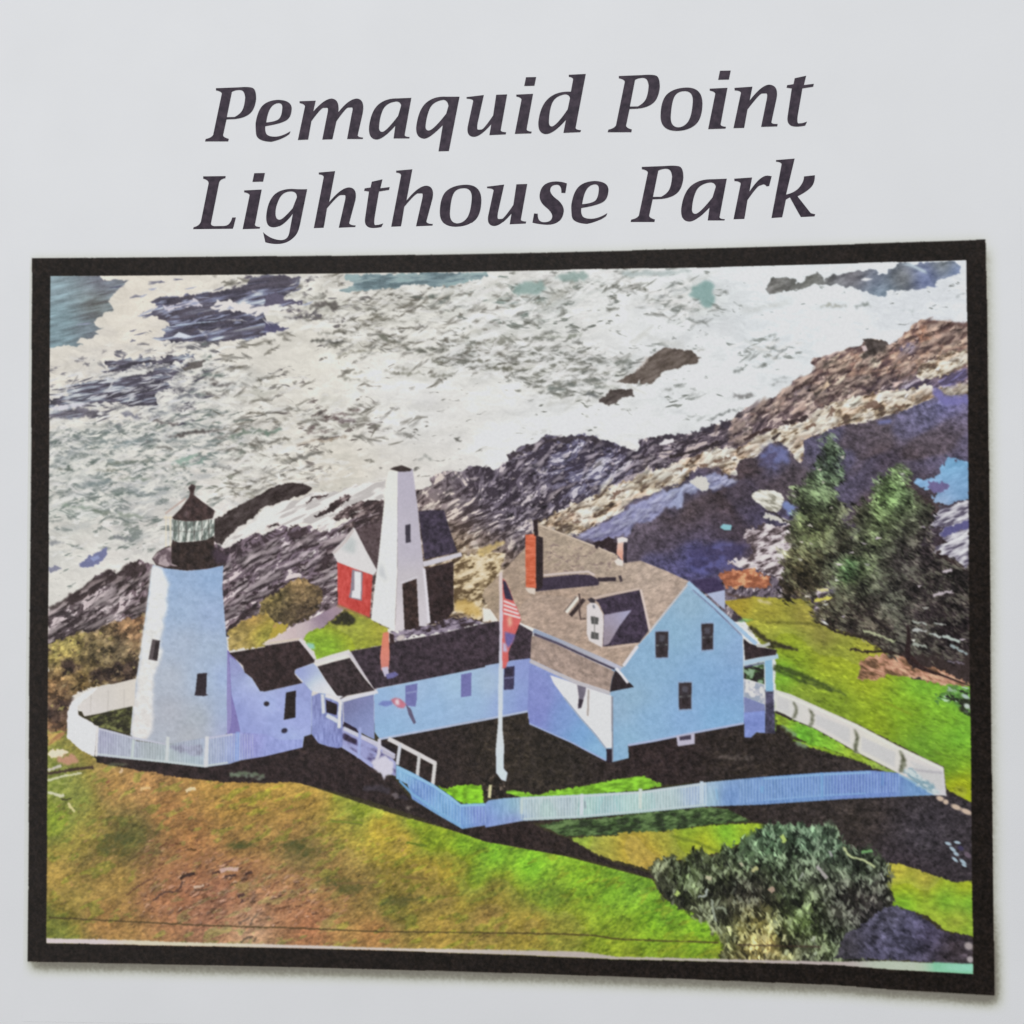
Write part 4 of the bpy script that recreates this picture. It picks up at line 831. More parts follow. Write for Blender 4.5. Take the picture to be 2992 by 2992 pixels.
T1 = fill('F:1560,600 1610,680 1690,760 1640,900 1690,1000 1640,1130 1720,1300 1650,1420 1760,1520 1760,1650 1640,1720 1560,1932 B4:640,960 560,1010 480,1060 330,1090 200,1060 130,1030 190,960 170,900 180,820 150,740 240,640 200,560 240,440 290,330 250,190 280,100 F:1420,960 1490,820', tree_col, TREE1, rough=(16, 12), blur=2)
T2 = fill('B4:1200,-90 1250,-20 1210,60 1300,130 1340,230 1460,260 1480,350 1450,480 1520,560 1430,640 1520,720 1640,760 1820,860 1830,1560 1640,1640 1500,1580 1340,1560 1200,1590 1000,1500 900,1440 760,1400 620,1330 480,1280 430,1200 600,1110 640,960 600,860 620,730 740,640 760,520 800,420 800,290 900,270 960,190 1010,60 1100,30', tree_col, TREE2, rough=(16, 12), blur=2)
fill('B4:1100,20 1160,-60 1230,-80 1250,-10 1190,60 1160,240 1100,330 1090,420 960,440 940,360 1000,180 1030,60', (122, 150, 88), rough=(14, 12), blur=8, alpha=.35)
fill('B4:620,740 760,720 850,780 820,900 740,960 660,880', (104, 158, 98), rough=(14, 12), blur=8, alpha=.35)
clump(T1, 3200, (6, 17), (3, 6), (15, 60), [.30, .46, .72, 1.0, 1.3, 1.65, 2.0], 31, (160, 186, 140), .28, (.5, .95), 30, 5)
clump(T2, 5200, (6, 18), (3, 6), (15, 55), [.30, .46, .72, 1.0, 1.25, 1.6, 2.0], 32, (158, 180, 140), .25, (.5, .95), 30, 5)
scatter(T2, 14, (7, 15), (4, 7), (-30, 20), [(206, 190, 198), (178, 164, 174), (190, 190, 180)], 33, (.6, .95))
scatter(T1, 9, (7, 14), (4, 7), (-20, 30), [(206, 196, 186), (190, 184, 170)], 34, (.6, .95))
for s, w, c in [('B4:880,1380 1000,1410 1160,1480', 11, (180, 186, 146)), ('B4:1310,1290 1440,1320', 9, (176, 182, 172)), ('B4:1310,1370 1440,1380', 12, (186, 188, 184)), ('B4:1500,1310 1600,1330', 9, (172, 176, 168)), ('B4:1450,1400 1560,1430', 12, (190, 198, 190)), ('B4:1570,1420 1720,1470', 13, (186, 198, 190)), ('B4:1310,1490 1440,1520', 14, (164, 170, 158)), ('B4:1640,1500 1790,1580', 13, (158, 172, 172)), ('B4:1620,1640 1760,1670', 8, (124, 112, 126)),
                ('B4:1490,1070 1580,1040 1660,1040', 12, (196, 182, 188)), ('B4:1570,855 1650,840', 13, (204, 190, 196)), ('B4:450,1110 600,1090', 13, (214, 206, 92)), ('B4:470,1020 570,1020', 11, (214, 206, 146)), ('B4:860,1130 960,1250 1040,1330 1180,1420', 8, (36, 28, 28)), ('B4:760,1535 900,1560 1060,1560 1220,1590', 12, (44, 32, 28)), ('B4:480,1300 700,1400 960,1450', 10, (42, 32, 28))]:
    line(s, w * .6, c, sm=True, rough=(3, 7), blur=1, alpha=.95)
TRUNK = reg('trunk', TREE2)
line('B4:1265,1330 1275,1440 1265,1560 1290,1640 1370,1700 1520,1760', (7, 12, 16, 18, 10, 4), (46, 32, 32), TRUNK, sm=True, blur=1)
line('B4:1290,1600 1400,1700 1600,1780 1810,1860', (10, 8, 6, 3), (54, 36, 34), TRUNK, sm=True, blur=1)
HEDGE = reg('printed_bush', None, 'small printed leafy bush at the right edge below the soil patch')
HR = fill('B4:1560,1932 1640,1870 1800,1880 1830,1932 C4:1825,190 1740,160 1700,90 1600,60 1500,30', (96, 132, 70), HEDGE, rough=(7, 12), blur=1)
scatter(HR, 60, (8, 18), (5, 9), (0, 50), [(40, 44, 34), (120, 176, 84), (176, 192, 176), (90, 130, 66)], 35)
fill('C4:1690,40 1790,20 1800,180 1730,150', (36, 34, 30), rough=(7, 9), blur=2, alpha=.85)
dab(2230 + 1785 / 3, 2028 + 105 / 3, 16, 12, 30, (190, 200, 190), 1)
dab(2230 + 1770 / 3, 2028 + 20 / 3, 20, 10, 30, (176, 192, 182), 1)

# ------------------------------------------------------------------ red bell house and white bell tower
BELL = reg('printed_bell_house', None, 'printed small red house behind the white bell tower')
BROOF = reg('roof', BELL)
BGAB = reg('gable', BELL)
BWIN = reg('window', BELL)
fill('B2:635,770 945,885 920,1262 640,1150', lambda sx, sy: np.array((208, 68, 60), np.float32) + ((fbm(sx, sy, 8, 20, 0, 700, 2) - .5) * 26)[..., None], BELL, blur=1)
fill('B2:790,490 900,450 1025,420 1000,810 985,850 950,850', lambda sx, sy: np.array((86, 68, 70), np.float32) + ((fbm(sx, sy, 9, 9, 0, 701, 2) - .5) * 24)[..., None], BROOF, blur=1)
fill('B2:590,690 700,570 780,470 800,500 880,660 985,850 950,890 790,835 635,775', (216, 212, 210), BGAB, blur=1)
fill('B2:670,660 760,540 800,600 790,700 740,690', (190, 194, 192), blur=5)
line('B2:600,700 700,600 778,490', 7, (198, 186, 182), blur=1)
fill('B2:765,838 858,862 850,1115 735,1085 750,1030', (140, 128, 140), BWIN, blur=1)
fill('B2:785,855 845,865 840,1100 760,1085 765,1030 785,1020', (222, 220, 220), BWIN, blur=1)
fill('B2:640,1140 920,1260 900,1275 630,1165', (150, 110, 56), blur=2, alpha=.6)
TOWER = reg('printed_bell_tower', None, 'tall tapering white printed bell tower with a dark doorway')
fill('B2:1345,330 1440,318 1570,320 1625,510 1690,690 1400,755', lambda sx, sy: np.array((62, 52, 70), np.float32) * (.75 + .5 * fbm(sx, sy, 10, 10, 0, 702, 2))[..., None], BROOF, blur=1)
fill('B2:1400,830 1655,770 1655,1200 1600,1270 1440,1330', lambda sx, sy: np.array((50, 36, 36), np.float32) * (.75 + .5 * fbm(sx, sy, 10, 10, 0, 703, 2))[..., None], BELL, blur=1)
line('B2:1385,795 1560,750 1725,705', (16, 14, 12), (204, 198, 206), BELL, blur=1)
fill('B2:1080,-25 1170,-30 1160,900 1140,1378 930,1280 960,1010 1000,700 1050,200', lambda sx, sy: cmap(sx, sy, [(1140, 1400, (226, 224, 214)), (1130, 1600, (224, 224, 220)), (1110, 1800, (224, 223, 220))]), TOWER, blur=1)
fill('B2:1000,880 1020,770 1060,900 1075,950', (190, 192, 194), blur=5)
fill('B2:1165,-40 1295,-40 1340,300 1390,800 1440,1310 1360,1355 1220,1375 1140,1378 1160,900', lambda sx, sy: cmap(sx, sy, [(1180, 1400, (182, 174, 190)), (1200, 1600, (186, 178, 192)), (1210, 1700, (194, 186, 190)), (1180, 1820, (214, 204, 206)), (1240, 1820, (204, 196, 202))]), TOWER, blur=1)
fill('A2:1095,1892 1130,1875 1200,1858 1290,1893 1270,1912 1180,1915', (58, 46, 44), reg('roof', TOWER), blur=1)
TDOOR = reg('doorway', TOWER)
fill('B2:1205,965 1330,920 1352,1355 1290,1370 1225,1370', lambda sx, sy: np.array((56, 40, 36), np.float32) * (.7 + .6 * fbm(sx, sy, 10, 10, 0, 704, 2))[..., None], TDOOR, blur=1)
line('B2:1185,960 1335,905', 5, (206, 200, 206), blur=1)
line('B2:1395,830 1420,1080 1440,1310', 8, (220, 214, 220), blur=1)
fill('B2:1230,452 1275,440 1278,600 1235,608', (56, 50, 62), reg('window', TOWER), blur=1)
RUBB = reg('printed_rubble', None, 'printed loose violet stones at the foot of the bell tower')
fill('B2:1100,1390 1240,1370 1440,1330 1600,1270 1700,1250 1900,1290 1850,1330 1600,1390 1300,1430 1150,1480', lambda sx, sy: ramp(fbm(sx, sy, 22, 9, -12, 710, 3), [(.25, (56, 42, 46)), (.5, (104, 90, 108)), (.75, (156, 140, 158))]), RUBB, rough=(5, 8), blur=1)
dab(774 + 1190 / 3, 1384 + 1440 / 3, 26, 16, -25, (198, 186, 180), 1)

# ------------------------------------------------------------------ lighthouse
LH = reg('printed_lighthouse', None, 'round white printed lighthouse with a black lantern room')
fill('B1:952,800 1050,828 1250,850 1430,835 1568,803 1560,1000 1575,1200 1600,1500 1620,1700 1635,1932 C1:1640,200 1630,320 1550,390 1400,430 1200,440 1000,432 880,415 790,400 752,350 760,220 785,60 790,-50 B1:840,1600 880,1300 920,1000',
     lambda sx, sy: cmap(sx, sy, [(500, 1690, (132, 164, 206)), (620, 1690, (124, 160, 206)), (530, 1780, (138, 166, 202)), (620, 1800, (136, 162, 204)), (540, 1880, (156, 172, 196)), (620, 1900, (150, 172, 200)), (500, 1980, (166, 174, 188)), (600, 1990, (156, 178, 204)), (650, 1980, (140, 164, 214)), (500, 2080, (164, 166, 176)), (580, 2100, (160, 168, 176)), (660, 2080, (146, 168, 206)), (560, 2150, (166, 168, 174)), (670, 2130, (150, 158, 204))], 3) + ((fbm(sx, sy, 12, 10, 0, 720, 3) - .5) * 18)[..., None], LH, blur=1)
fill('B1:952,800 1030,825 1060,900 1095,960 1080,1050 1070,1200 1040,1350 1025,1440 1015,1500 1040,1560 1000,1680 965,1760 945,1932 C1:950,120 955,260 930,360 880,415 790,400 752,350 785,60 B1:800,1932 840,1600 880,1300 920,1000', lambda sx, sy: cmap(sx, sy, [(460, 1700, (226, 224, 218)), (440, 1850, (226, 222, 214)), (410, 2000, (224, 218, 210)), (400, 2120, (222, 214, 206))]) + ((fbm(sx, sy, 14, 10, 20, 730, 3) - .5) * 26)[..., None], LH, rough=(4, 9), blur=4)
clump(raster(to_canvas(pp('B1:960,850 1560,860 1600,1500 1630,1900 C1:1630,300 1400,410 900,400 770,340 800,0'))), 700, (6, 16), (5, 9), (-30, 60), [.93, .97, 1.0, 1.02, 1.04], 98, (210, 216, 224), .1, (.2, .5), 30)
W1 = reg('window', LH)
fill('B1:945,1450 1012,1462 985,1642 912,1628', (92, 80, 82), W1, blur=1)
fill('B1:975,1470 1012,1465 990,1640 950,1620', (52, 42, 44), W1, blur=1)
fill('B1:1340,1752 1425,1745 1418,1932 C1:1440,5 1400,18 1315,12 B1:1325,1900', (48, 38, 44), reg('window', LH), blur=1)
LROOM = reg('lantern_room', LH)
fill('B1:945,745 990,685 1060,645 1110,630 1125,575 1180,600 1300,592 1420,575 1485,535 1490,640 1560,680 1610,720 1590,785 1560,805 1430,832 1250,850 1100,830 980,800', lambda sx, sy: np.array((50, 38, 34), np.float32) * (.7 + .6 * fbm(sx, sy, 10, 10, 0, 740, 2))[..., None], LROOM, blur=1)
fill('B1:945,745 990,690 1060,650 1112,640 1115,790 1180,810 1060,815 980,790', lambda sx, sy: ramp(fbm(sx, sy, 16, 16, 30, 741, 2), [(.3, (104, 84, 90)), (.7, (176, 156, 158))]), LROOM, blur=1)
fill('B1:1490,640 1560,680 1640,730 1600,790 1500,790 1470,700', (78, 60, 78), LROOM, blur=4, alpha=.7)
LGL = reg('lantern_glass', LH)
fill('B1:1122,398 1250,415 1400,405 1492,400 1492,540 1420,580 1300,595 1180,602 1130,588', lambda sx, sy: ramp(fbm(sx, sy, 9, 26, 12, 750, 3, .7), [(.25, (104, 112, 106)), (.5, (150, 158, 150)), (.75, (214, 215, 206))]), LGL, blur=1)
for x in (1175, 1240, 1310, 1380, 1440):
    line('B1:%d,405 %d,590' % (x, x + 4), 3, (78, 72, 66), None, blur=1, alpha=.6)
line('B1:1122,500 1300,512 1492,470', 2.5, (84, 78, 72), None, blur=1, alpha=.5)
for x in (1065, 1105):
    line('B1:%d,370 %d,640' % (x, x), 4, (224, 214, 190), LGL, blur=1)
line('B1:1045,385 1125,385', 4, (216, 204, 182), LGL, blur=1)
line('B1:1060,350 1240,215', 5, (186, 164, 154), reg('roof_edge', LH), blur=1)
LROOF = reg('lantern_roof', LH)
fill('B1:1118,385 1200,300 1268,205 1278,165 1262,125 1290,90 1325,108 1315,150 1308,185 1380,242 1495,325 1475,392 1380,412 1250,418 1140,402', lambda sx, sy: np.array((62, 46, 44), np.float32) * (.7 + .6 * fbm(sx, sy, 12, 12, 0, 760, 2))[..., None], LROOF, blur=1)
fill('B1:1215,380 1230,320 1270,330 1260,385', (120, 98, 100), blur=3, alpha=.6)
fill('C1:1640,110 1700,200 1745,330 1620,330 1640,230', (38, 26, 32), SHADE, blur=1)

# ------------------------------------------------------------------ white shed next to the lighthouse
fill('B1:1600,1540 1660,1600 1780,1800 C1:1800,0 1760,360 1600,360', (128, 118, 186))
SHED = reg('printed_shed', None, 'low printed white shed with dark roof joined to the lighthouse')
SROOF, SDOOR = reg('roof', SHED), reg('door', SHED)
fill('B1:1620,1600 1700,1650 1760,1740 1820,1790 1890,1900 B2:0,1905 330,1830 400,1790 430,1800 C2:410,0 410,350 345,372 330,465 0,542 C1:1800,560 1720,570 1720,340 1690,200 B1:1640,1932', lambda sx, sy: cmap(sx, sy, [(690, 1950, (140, 128, 196)), (700, 2080, (134, 126, 206)), (740, 2050, (150, 160, 224)), (780, 2050, (148, 170, 230)), (800, 2120, (134, 150, 218)), (870, 2100, (144, 150, 222)), (760, 2180, (130, 132, 212)), (890, 2030, (140, 132, 206)), (850, 2150, (150, 170, 228)), (760, 1990, (176, 178, 216))], 3) + ((fbm(sx, sy, 14, 14, 0, 770, 2) - .5) * 14)[..., None], SHED, blur=1)
fill('B1:1618,1572 1780,1545 1932,1520 B2:0,1508 305,1462 440,1625 432,1655 265,1722 262,1760 330,1835 0,1910 B1:1890,1905 1820,1792 1755,1742 1740,1682', lambda sx, sy: np.array((52, 38, 38), np.float32) * (.68 + .64 * fbm(sx, sy, 10, 10, 0, 780, 3))[..., None], SROOF, blur=1)
line('B2:-20,1495 160,1468 305,1447', 5, (210, 196, 176), SROOF, blur=1)
line('B2:305,1450 380,1540 442,1622', 9, (214, 206, 208), SROOF, blur=1)
fill('B2:186,1918 272,1900 C2:268,205 166,226', (40, 30, 28), SDOOR, blur=1)
dab(774 + 15 / 3, 2028 + 85 / 3, 16, 14, 0, (44, 34, 40), 1)
dab(774 + 172 / 3, 2028 + 320 / 3, 18, 14, -20, (48, 38, 60), 1)
# entrance
ENTRY = reg('printed_entrance', None, 'printed white gabled entrance porch beside the shed')
fill('C2:410,20 500,-20 680,40 690,460 640,475 560,460 470,430 410,350', lambda sx, sy: cmap(sx, sy, [(920, 2060, (116, 108, 180)), (960, 2150, (120, 118, 200)), (990, 2120, (112, 100, 170)), (930, 2140, (136, 138, 214)), (990, 2170, (124, 120, 204))]) + ((fbm(sx, sy, 6, 22, 0, 790, 2) - .5) * 40)[..., None], ENTRY, blur=1)
fill('B2:460,1690 600,1650 745,1615 870,1790 965,1900 720,1945 660,1980 620,1932 540,1820', lambda sx, sy: np.array((54, 42, 44), np.float32) * (.7 + .6 * fbm(sx, sy, 10, 10, 0, 800, 2))[..., None], reg('roof', ENTRY), blur=1)
fill('B2:260,1745 275,1712 425,1662 455,1690 540,1820 630,1945 C2:690,20 650,40 560,0 500,-5 B2:400,1900 340,1830', lambda sx, sy: cmap(sx, sy, [(880, 1950, (122, 124, 204)), (890, 1970, (140, 146, 212)), (920, 2000, (212, 212, 214)), (960, 2030, (222, 220, 218)), (900, 1945, (168, 172, 208))], 4), ENTRY, blur=1)
line('B2:445,1650 600,1600 745,1560', 12, (214, 206, 202), ENTRY, blur=1)
line('B2:745,1570 860,1740 985,1890', 12, (198, 186, 190), ENTRY, blur=1)
fill('C2:535,50 635,90 630,185 540,160', (40, 30, 34), reg('window', ENTRY), blur=1)
line('C2:505,0 515,170', 10, (206, 204, 210), ENTRY, blur=1)
line('C2:530,10 600,30 660,60', 12, (220, 214, 210), ENTRY, blur=1)
line('C2:665,50 655,180 650,300', 10, (220, 214, 212), ENTRY, blur=1)
line('C2:540,185 600,215 640,240', 12, (206, 202, 212), ENTRY, blur=1)

# ------------------------------------------------------------------ long low wing
WING = reg('printed_wing', None, 'long low printed white wing with a dark roof')
WROOF = reg('roof', WING)
fill('B2:750,1555 1030,1505 1100,1480 1500,1410 1932,1310 B3:60,1300 140,1290 300,1320 415,1385 398,1628 250,1640 0,1690 B2:1932,1700 1500,1790 990,1880 960,1890 870,1750', lambda sx, sy: np.array((60, 47, 56), np.float32) * (.68 + .64 * fbm(sx, sy, 10, 10, 0, 810, 3))[..., None], WROOF, blur=1)
fill('B2:985,1885 1500,1782 1932,1695 B3:0,1683 250,1635 395,1618 410,1700 C3:380,150 0,222 C2:1932,215 1500,300 1010,398 960,330 955,10', lambda sx, sy: cmap(sx, sy, [(1110, 2060, (126, 168, 216)), (1200, 2020, (140, 176, 216)), (1130, 2130, (124, 172, 218)), (1260, 2080, (128, 172, 218)), (1350, 2000, (148, 188, 220)), (1380, 2050, (132, 172, 216)), (1430, 2000, (152, 180, 206)), (1480, 2050, (122, 150, 212)), (1530, 1960, (118, 134, 208)), (1530, 2060, (112, 130, 208))], 3) + ((fbm(sx, sy, 20, 9, -12, 820, 2) - .5) * 10)[..., None], WING, blur=1)
line('C2:1000,395 1500,302 1932,222 C3:0,222 375,150', 6, (170, 180, 214), WING, blur=1)
fill('C2:690,70 770,45 955,0 962,398 900,370 830,330 690,275', lambda sx, sy: cmap(sx, sy, [(1020, 2060, (96, 84, 140)), (1050, 2050, (116, 104, 170)), (1060, 2110, (116, 110, 180)), (1080, 2130, (126, 150, 208))]), WING, blur=1)
fill('C2:690,240 800,300 830,350 690,275', (40, 28, 44), SHADE, blur=1)
line('C2:670,55 800,20 990,-20', 9, (212, 208, 214), WING, blur=1)
for s, c in [('B2:1232,1858 1338,1838 C2:1330,60 1320,110 1230,100', (112, 114, 180)), ('B2:1718,1760 1812,1742 C2:1808,15 1720,28', (112, 112, 178)), ('B3:165,1695 258,1685 250,1890 160,1895', (62, 56, 88)), ('B3:443,1692 527,1705 520,1895 445,1880', (98, 96, 164))]:
    fill(s, c, reg('window', WING), blur=1)
line('B3:160,1795 250,1785', 4, (112, 112, 150), blur=1)
line('B2:1240,1925 1335,1905', 4, (140, 150, 200), blur=1)
fill('B3:175,1710 245,1700 240,1770 172,1780', (52, 44, 64), blur=1)
CH3 = reg('chimney', WING)
fill('B2:1035,1395 1085,1385 1095,1600 1085,1715 1020,1725 1010,1600', lambda sx, sy: cmap(sx, sy, [(1125, 1860, (224, 122, 88)), (1125, 1920, (228, 132, 112)), (1122, 1955, (206, 116, 104))]), CH3, blur=1)
fill('B2:1090,1395 1130,1410 1135,1480 1095,1500', (54, 36, 36), CH3, blur=1)
fill('B2:1020,1700 1080,1690 1090,1770 1050,1780', (196, 186, 206), CH3, blur=1)
fill('B2:1060,1760 1140,1735 1175,1760 1130,1790 1070,1800', (104, 100, 160), blur=1)
EMB = reg('emblem', WING)
fill('C2:1100,50 1140,30 1190,40 1240,90 1220,125 1170,120 1120,80', (206, 112, 132), EMB, blur=2)
fill('C2:1140,55 1170,40 1180,90 1150,95', (226, 206, 212), EMB, blur=2)
fill('C2:990,90 1030,60 1110,60 1120,90 1060,110', (116, 130, 200), EMB, blur=2)
fill('C2:1235,90 1280,130 1325,250 1305,265 1260,180', (98, 90, 120), EMB, blur=1)

# ------------------------------------------------------------------ keeper's house
HOUSE = reg('printed_house', None, "large printed white keeper's house with a tan shingle roof")
HROOF = reg('roof', HOUSE, 'tan shingled roof')
fill('B3:385,1630 560,1690 800,1830 1095,1920 1110,1700 1200,1700 1330,1510 1440,1390 E:335,20 560,240 810,480 825,1240 390,1320 0,1405 C3:1250,450 1258,560 1115,595 1060,580 900,500 760,425 385,258 372,150', lambda sx, sy: cmap(sx, sy, [(1560, 2050, (116, 116, 200)), (1570, 2090, (106, 112, 200)), (1640, 2100, (100, 138, 210)), (1700, 2150, (88, 148, 212)), (1740, 2190, (110, 170, 214)), (1810, 2080, (128, 168, 200)), (1830, 2160, (120, 172, 208)), (1900, 1950, (116, 166, 206)), (1960, 1850, (118, 168, 202)), (2010, 1760, (126, 168, 196)), (2100, 1850, (118, 166, 206)),
     (2050, 1980, (108, 160, 210)), (2130, 2000, (104, 154, 210)), (2000, 2100, (114, 164, 218)), (1900, 2100, (116, 168, 214)), (2100, 2100, (104, 164, 216)), (1850, 2040, (124, 168, 198)), (2160, 1900, (116, 158, 208))], 3) + ((fbm(sx, sy, 10, 10, 0, 830, 3) - .5) * 16)[..., None], HOUSE, blur=1)
line('C3:1110,20 1112,590', 5, (120, 110, 120), blur=1)
line('C3:1250,448 1500,405 E:0,1400 390,1320 820,1240', 6, (162, 172, 214), HOUSE, blur=1)
line('C3:385,258 760,425 900,500 1060,582', 4, (150, 170, 226), HOUSE, blur=1)
LIT = reg('side_wall', HOUSE, 'brightly lit triangle of the side wall')
fill('B3:565,1765 800,1840 1095,1940 C3:1105,10 1108,470 1055,475 960,350 830,205 690,30 B3:600,1840', (226, 222, 222), LIT, blur=1)
line('C3:690,30 830,205 960,350 1058,478', 4, (140, 156, 180), blur=1)
fill('C3:1060,478 1110,478 1110,600 1065,600', (44, 32, 44), SHADE, blur=1)
fill('B3:805,1850 885,1865 875,1932 C3:865,30 840,120 810,125 820,30', (112, 104, 120), reg('door', HOUSE), blur=1)
fill('C3:820,40 860,50 840,120 815,125', (58, 48, 60), blur=1)
line('C3:905,-40 898,190', 5, (168, 158, 150), blur=1)
# roof
fill('B3:460,440 720,540 980,640 1160,710 1170,790 1360,762 1600,858 1790,945 1600,1180 1440,1390 1330,1510 1205,1695 1140,1690 440,1362 320,1312 280,1280 120,1300 60,1210 -30,1070 0,1010 90,930 180,830 350,650', lambda sx, sy: cmap(sx, sy, [(1500, 1700, (168, 146, 128)), (1640, 1600, (176, 158, 138)), (1750, 1650, (174, 156, 138)), (1900, 1690, (184, 164, 148)), (1560, 1790, (178, 152, 134)), (1650, 1800, (176, 150, 132)), (1960, 1740, (184, 162, 146)), (1780, 1880, (180, 156, 138)), (1450, 1740, (164, 144, 120))]) * (.86 + .28 * fbm(sx, sy, 14, 8, -20, 840, 3, .7))[..., None], HROOF, blur=1)
RR = fill('B3:520,560 980,640 1150,730 1150,850 900,840 520,870', (0, 0, 0), alpha=0)
scatter(RR, 60, (6, 14), (4, 7), (-30, 30), [(126, 104, 102), (140, 118, 112)], 41, (.3, .6))
line('B3:470,450 720,545 980,645 1150,715', 4, (206, 188, 168), blur=1)
fill('B3:440,905 505,912 800,882 920,888 1000,930 992,978 760,1000 440,1032', (62, 50, 68), blur=1)
line('B3:510,890 700,872 900,858 960,890', 6, (208, 192, 186), blur=1)
line('B3:985,928 1145,925', 12, (54, 42, 50), blur=1)
fill('B3:1165,895 1190,890 1205,940 1185,955', (66, 54, 58), blur=1)
CH1, CH2 = reg('chimney', HOUSE), reg('chimney', HOUSE)
fill('B3:440,540 505,560 508,880 500,1000 440,1032', (46, 34, 36), CH1, blur=1)
fill('B3:350,535 442,528 445,1005 355,995', lambda sx, sy: np.array((216, 98, 62), np.float32) + ((fbm(sx, sy, 14, 5, 0, 850, 2) - .5) * 34)[..., None], CH1, blur=1)
fill('B3:420,405 455,400 465,545 430,545', (46, 32, 34), CH1, blur=1)
line('B3:405,410 415,520', 4, (210, 196, 186), blur=1)
fill('B3:345,1000 440,1005 435,1060 380,1045', (214, 200, 186), CH1, blur=1)
fill('B3:940,600 1100,560 1160,600 1150,705 1040,655 960,645', (50, 36, 40), SHORE, rough=(4, 8), blur=1)
fill('B3:1160,600 1212,600 1205,770 1150,700', lambda sx, sy: cmap(sx, sy, [(1812, 1590, (226, 196, 180)), (1812, 1620, (224, 148, 122))], 4), CH2, blur=1)
fill('B3:1155,565 1200,553 1250,568 1245,600 1200,602 1160,612', (226, 216, 212), CH2, blur=1)
fill('B3:1130,765 1165,740 1212,770 1205,812 1150,800', (226, 214, 204), CH2, blur=1)
fill('B3:1212,610 1245,610 1240,780 1212,775', (52, 42, 52), None, blur=1)
# eaves, lean-to roof
line('B3:420,1375 700,1490 1000,1620 1190,1710', 13, lambda sx, sy: cmap(sx, sy, [(1570, 1850, (146, 160, 186)), (1700, 1900, (172, 172, 184)), (1800, 1950, (186, 186, 204))]), HROOF, blur=1)
LEAN = reg('lean_to_roof', HOUSE)
fill('B3:405,1430 440,1415 640,1500 900,1625 1135,1735 1110,1800 1090,1910 950,1865 800,1815 600,1725 395,1625', lambda sx, sy: np.array((168, 144, 130), np.float32) * (.84 + .3 * fbm(sx, sy, 12, 9, 25, 860, 3))[..., None], LEAN, blur=1)
line('B3:425,1405 640,1490 900,1610 1135,1715', 7, (76, 66, 88), blur=1)
line('B3:390,1640 600,1740 800,1830 1095,1925', 11, (192, 186, 190), LEAN, blur=1)
fill('B3:1140,1720 1220,1790 1305,1870 1200,1890 1090,1912 1110,1800', (46, 36, 40), LEAN, blur=1)
line('B3:1145,1705 1190,1755 1250,1835', 8, (226, 222, 226), HROOF, blur=1)
# dormer
DORM = reg('dormer', HOUSE)
fill('B3:960,1105 1150,1060 1352,1015 1400,1200 1432,1375 1350,1482 1200,1495 1075,1512 1030,1515 1040,1230 990,1130', lambda sx, sy: np.array((64, 52, 70), np.float32) * (.72 + .56 * fbm(sx, sy, 10, 10, 0, 870, 3))[..., None], DORM, blur=1)
fill('B3:1040,1238 1160,1215 1282,1195 1180,1330 1085,1490 1035,1510', lambda sx, sy: cmap(sx, sy, [(1780, 1800, (160, 148, 170)), (1830, 1790, (168, 166, 200)), (1770, 1860, (150, 134, 144))]), DORM, blur=1)
fill('B3:890,1155 940,1115 985,1150 1030,1228 1038,1320 1025,1525 960,1490 910,1465 888,1400', (218, 210, 208), DORM, blur=1)
for s in ['B3:925,1248 992,1262 990,1322 928,1315', 'B3:928,1383 995,1398 992,1455 925,1445']:
    fill(s, (86, 84, 82), reg('window', HOUSE), blur=1)
line('B3:955,1250 960,1450', 2.5, (120, 116, 112), blur=1)
line('B3:945,1150 955,1180', 6, (130, 130, 140), blur=1)
line('B3:930,1095 1080,1060 1350,1010', 6, (200, 180, 166), blur=1)
line('B3:1362,1015 1400,1180 1442,1370', 7, (214, 196, 186), blur=1)
line('B3:1075,1530 1340,1490', 5, (206, 184, 166), blur=1)
fill('B3:895,1100 930,1085 965,1105 960,1135 920,1130', (58, 48, 52), blur=1)
line('B3:745,1245 800,1180 865,1100', 12, (58, 44, 44), blur=1)
line('B3:705,1215 760,1150 812,1080', 12, (228, 220, 208), blur=1)
line('B3:690,1210 800,1075', 3.5, (104, 88, 80), blur=1)
line('B3:822,1050 830,1110 825,1200 835,1275 880,1270', 5, (84, 66, 62), blur=1)
# gable trim and windows
line('B3:1790,950 1600,1185 1440,1385', 5, (196, 194, 196), HOUSE, blur=1)
line('B3:1335,1510 1210,1685', 9, (220, 212, 214), HOUSE, blur=1)
line('E:330,5 560,215 800,430 930,545', 12, (158, 192, 222), HROOF, blur=1)
line('E:370,70 560,235 800,470', 4, (112, 126, 164), blur=1)
for s in ['E:45,438 158,435 155,660 48,665', 'E:448,368 552,365 550,590 452,600', 'E:248,885 362,882 358,1112 252,1118']:
    wi = reg('window', HOUSE)
    p = pp(s)
    fill(p + (p - p.mean(0)) * .12, (142, 168, 204), wi, blur=1)
    fill(p, (58, 48, 52), wi, blur=1)
    y = p[:, 1].mean()
    line(np.array([[p[:, 0].min() + 2, y + 3], [p[:, 0].max() - 2, y]]), 5, (104, 106, 104), blur=1)
    fill(p * .45 + (p.mean(0) - [0, 18]) * .55, (92, 90, 102), blur=2, alpha=.75)
    fill(p * .5 + (p.mean(0) + [0, 18]) * .5, (42, 34, 36), blur=2, alpha=.7)
bw = reg('basement_window', HOUSE)
fill('E:228,1350 390,1325 390,1420 240,1442', (190, 184, 204), bw, blur=1)
fill('E:255,1358 358,1340 355,1380 258,1390', (70, 60, 80), bw, blur=1)
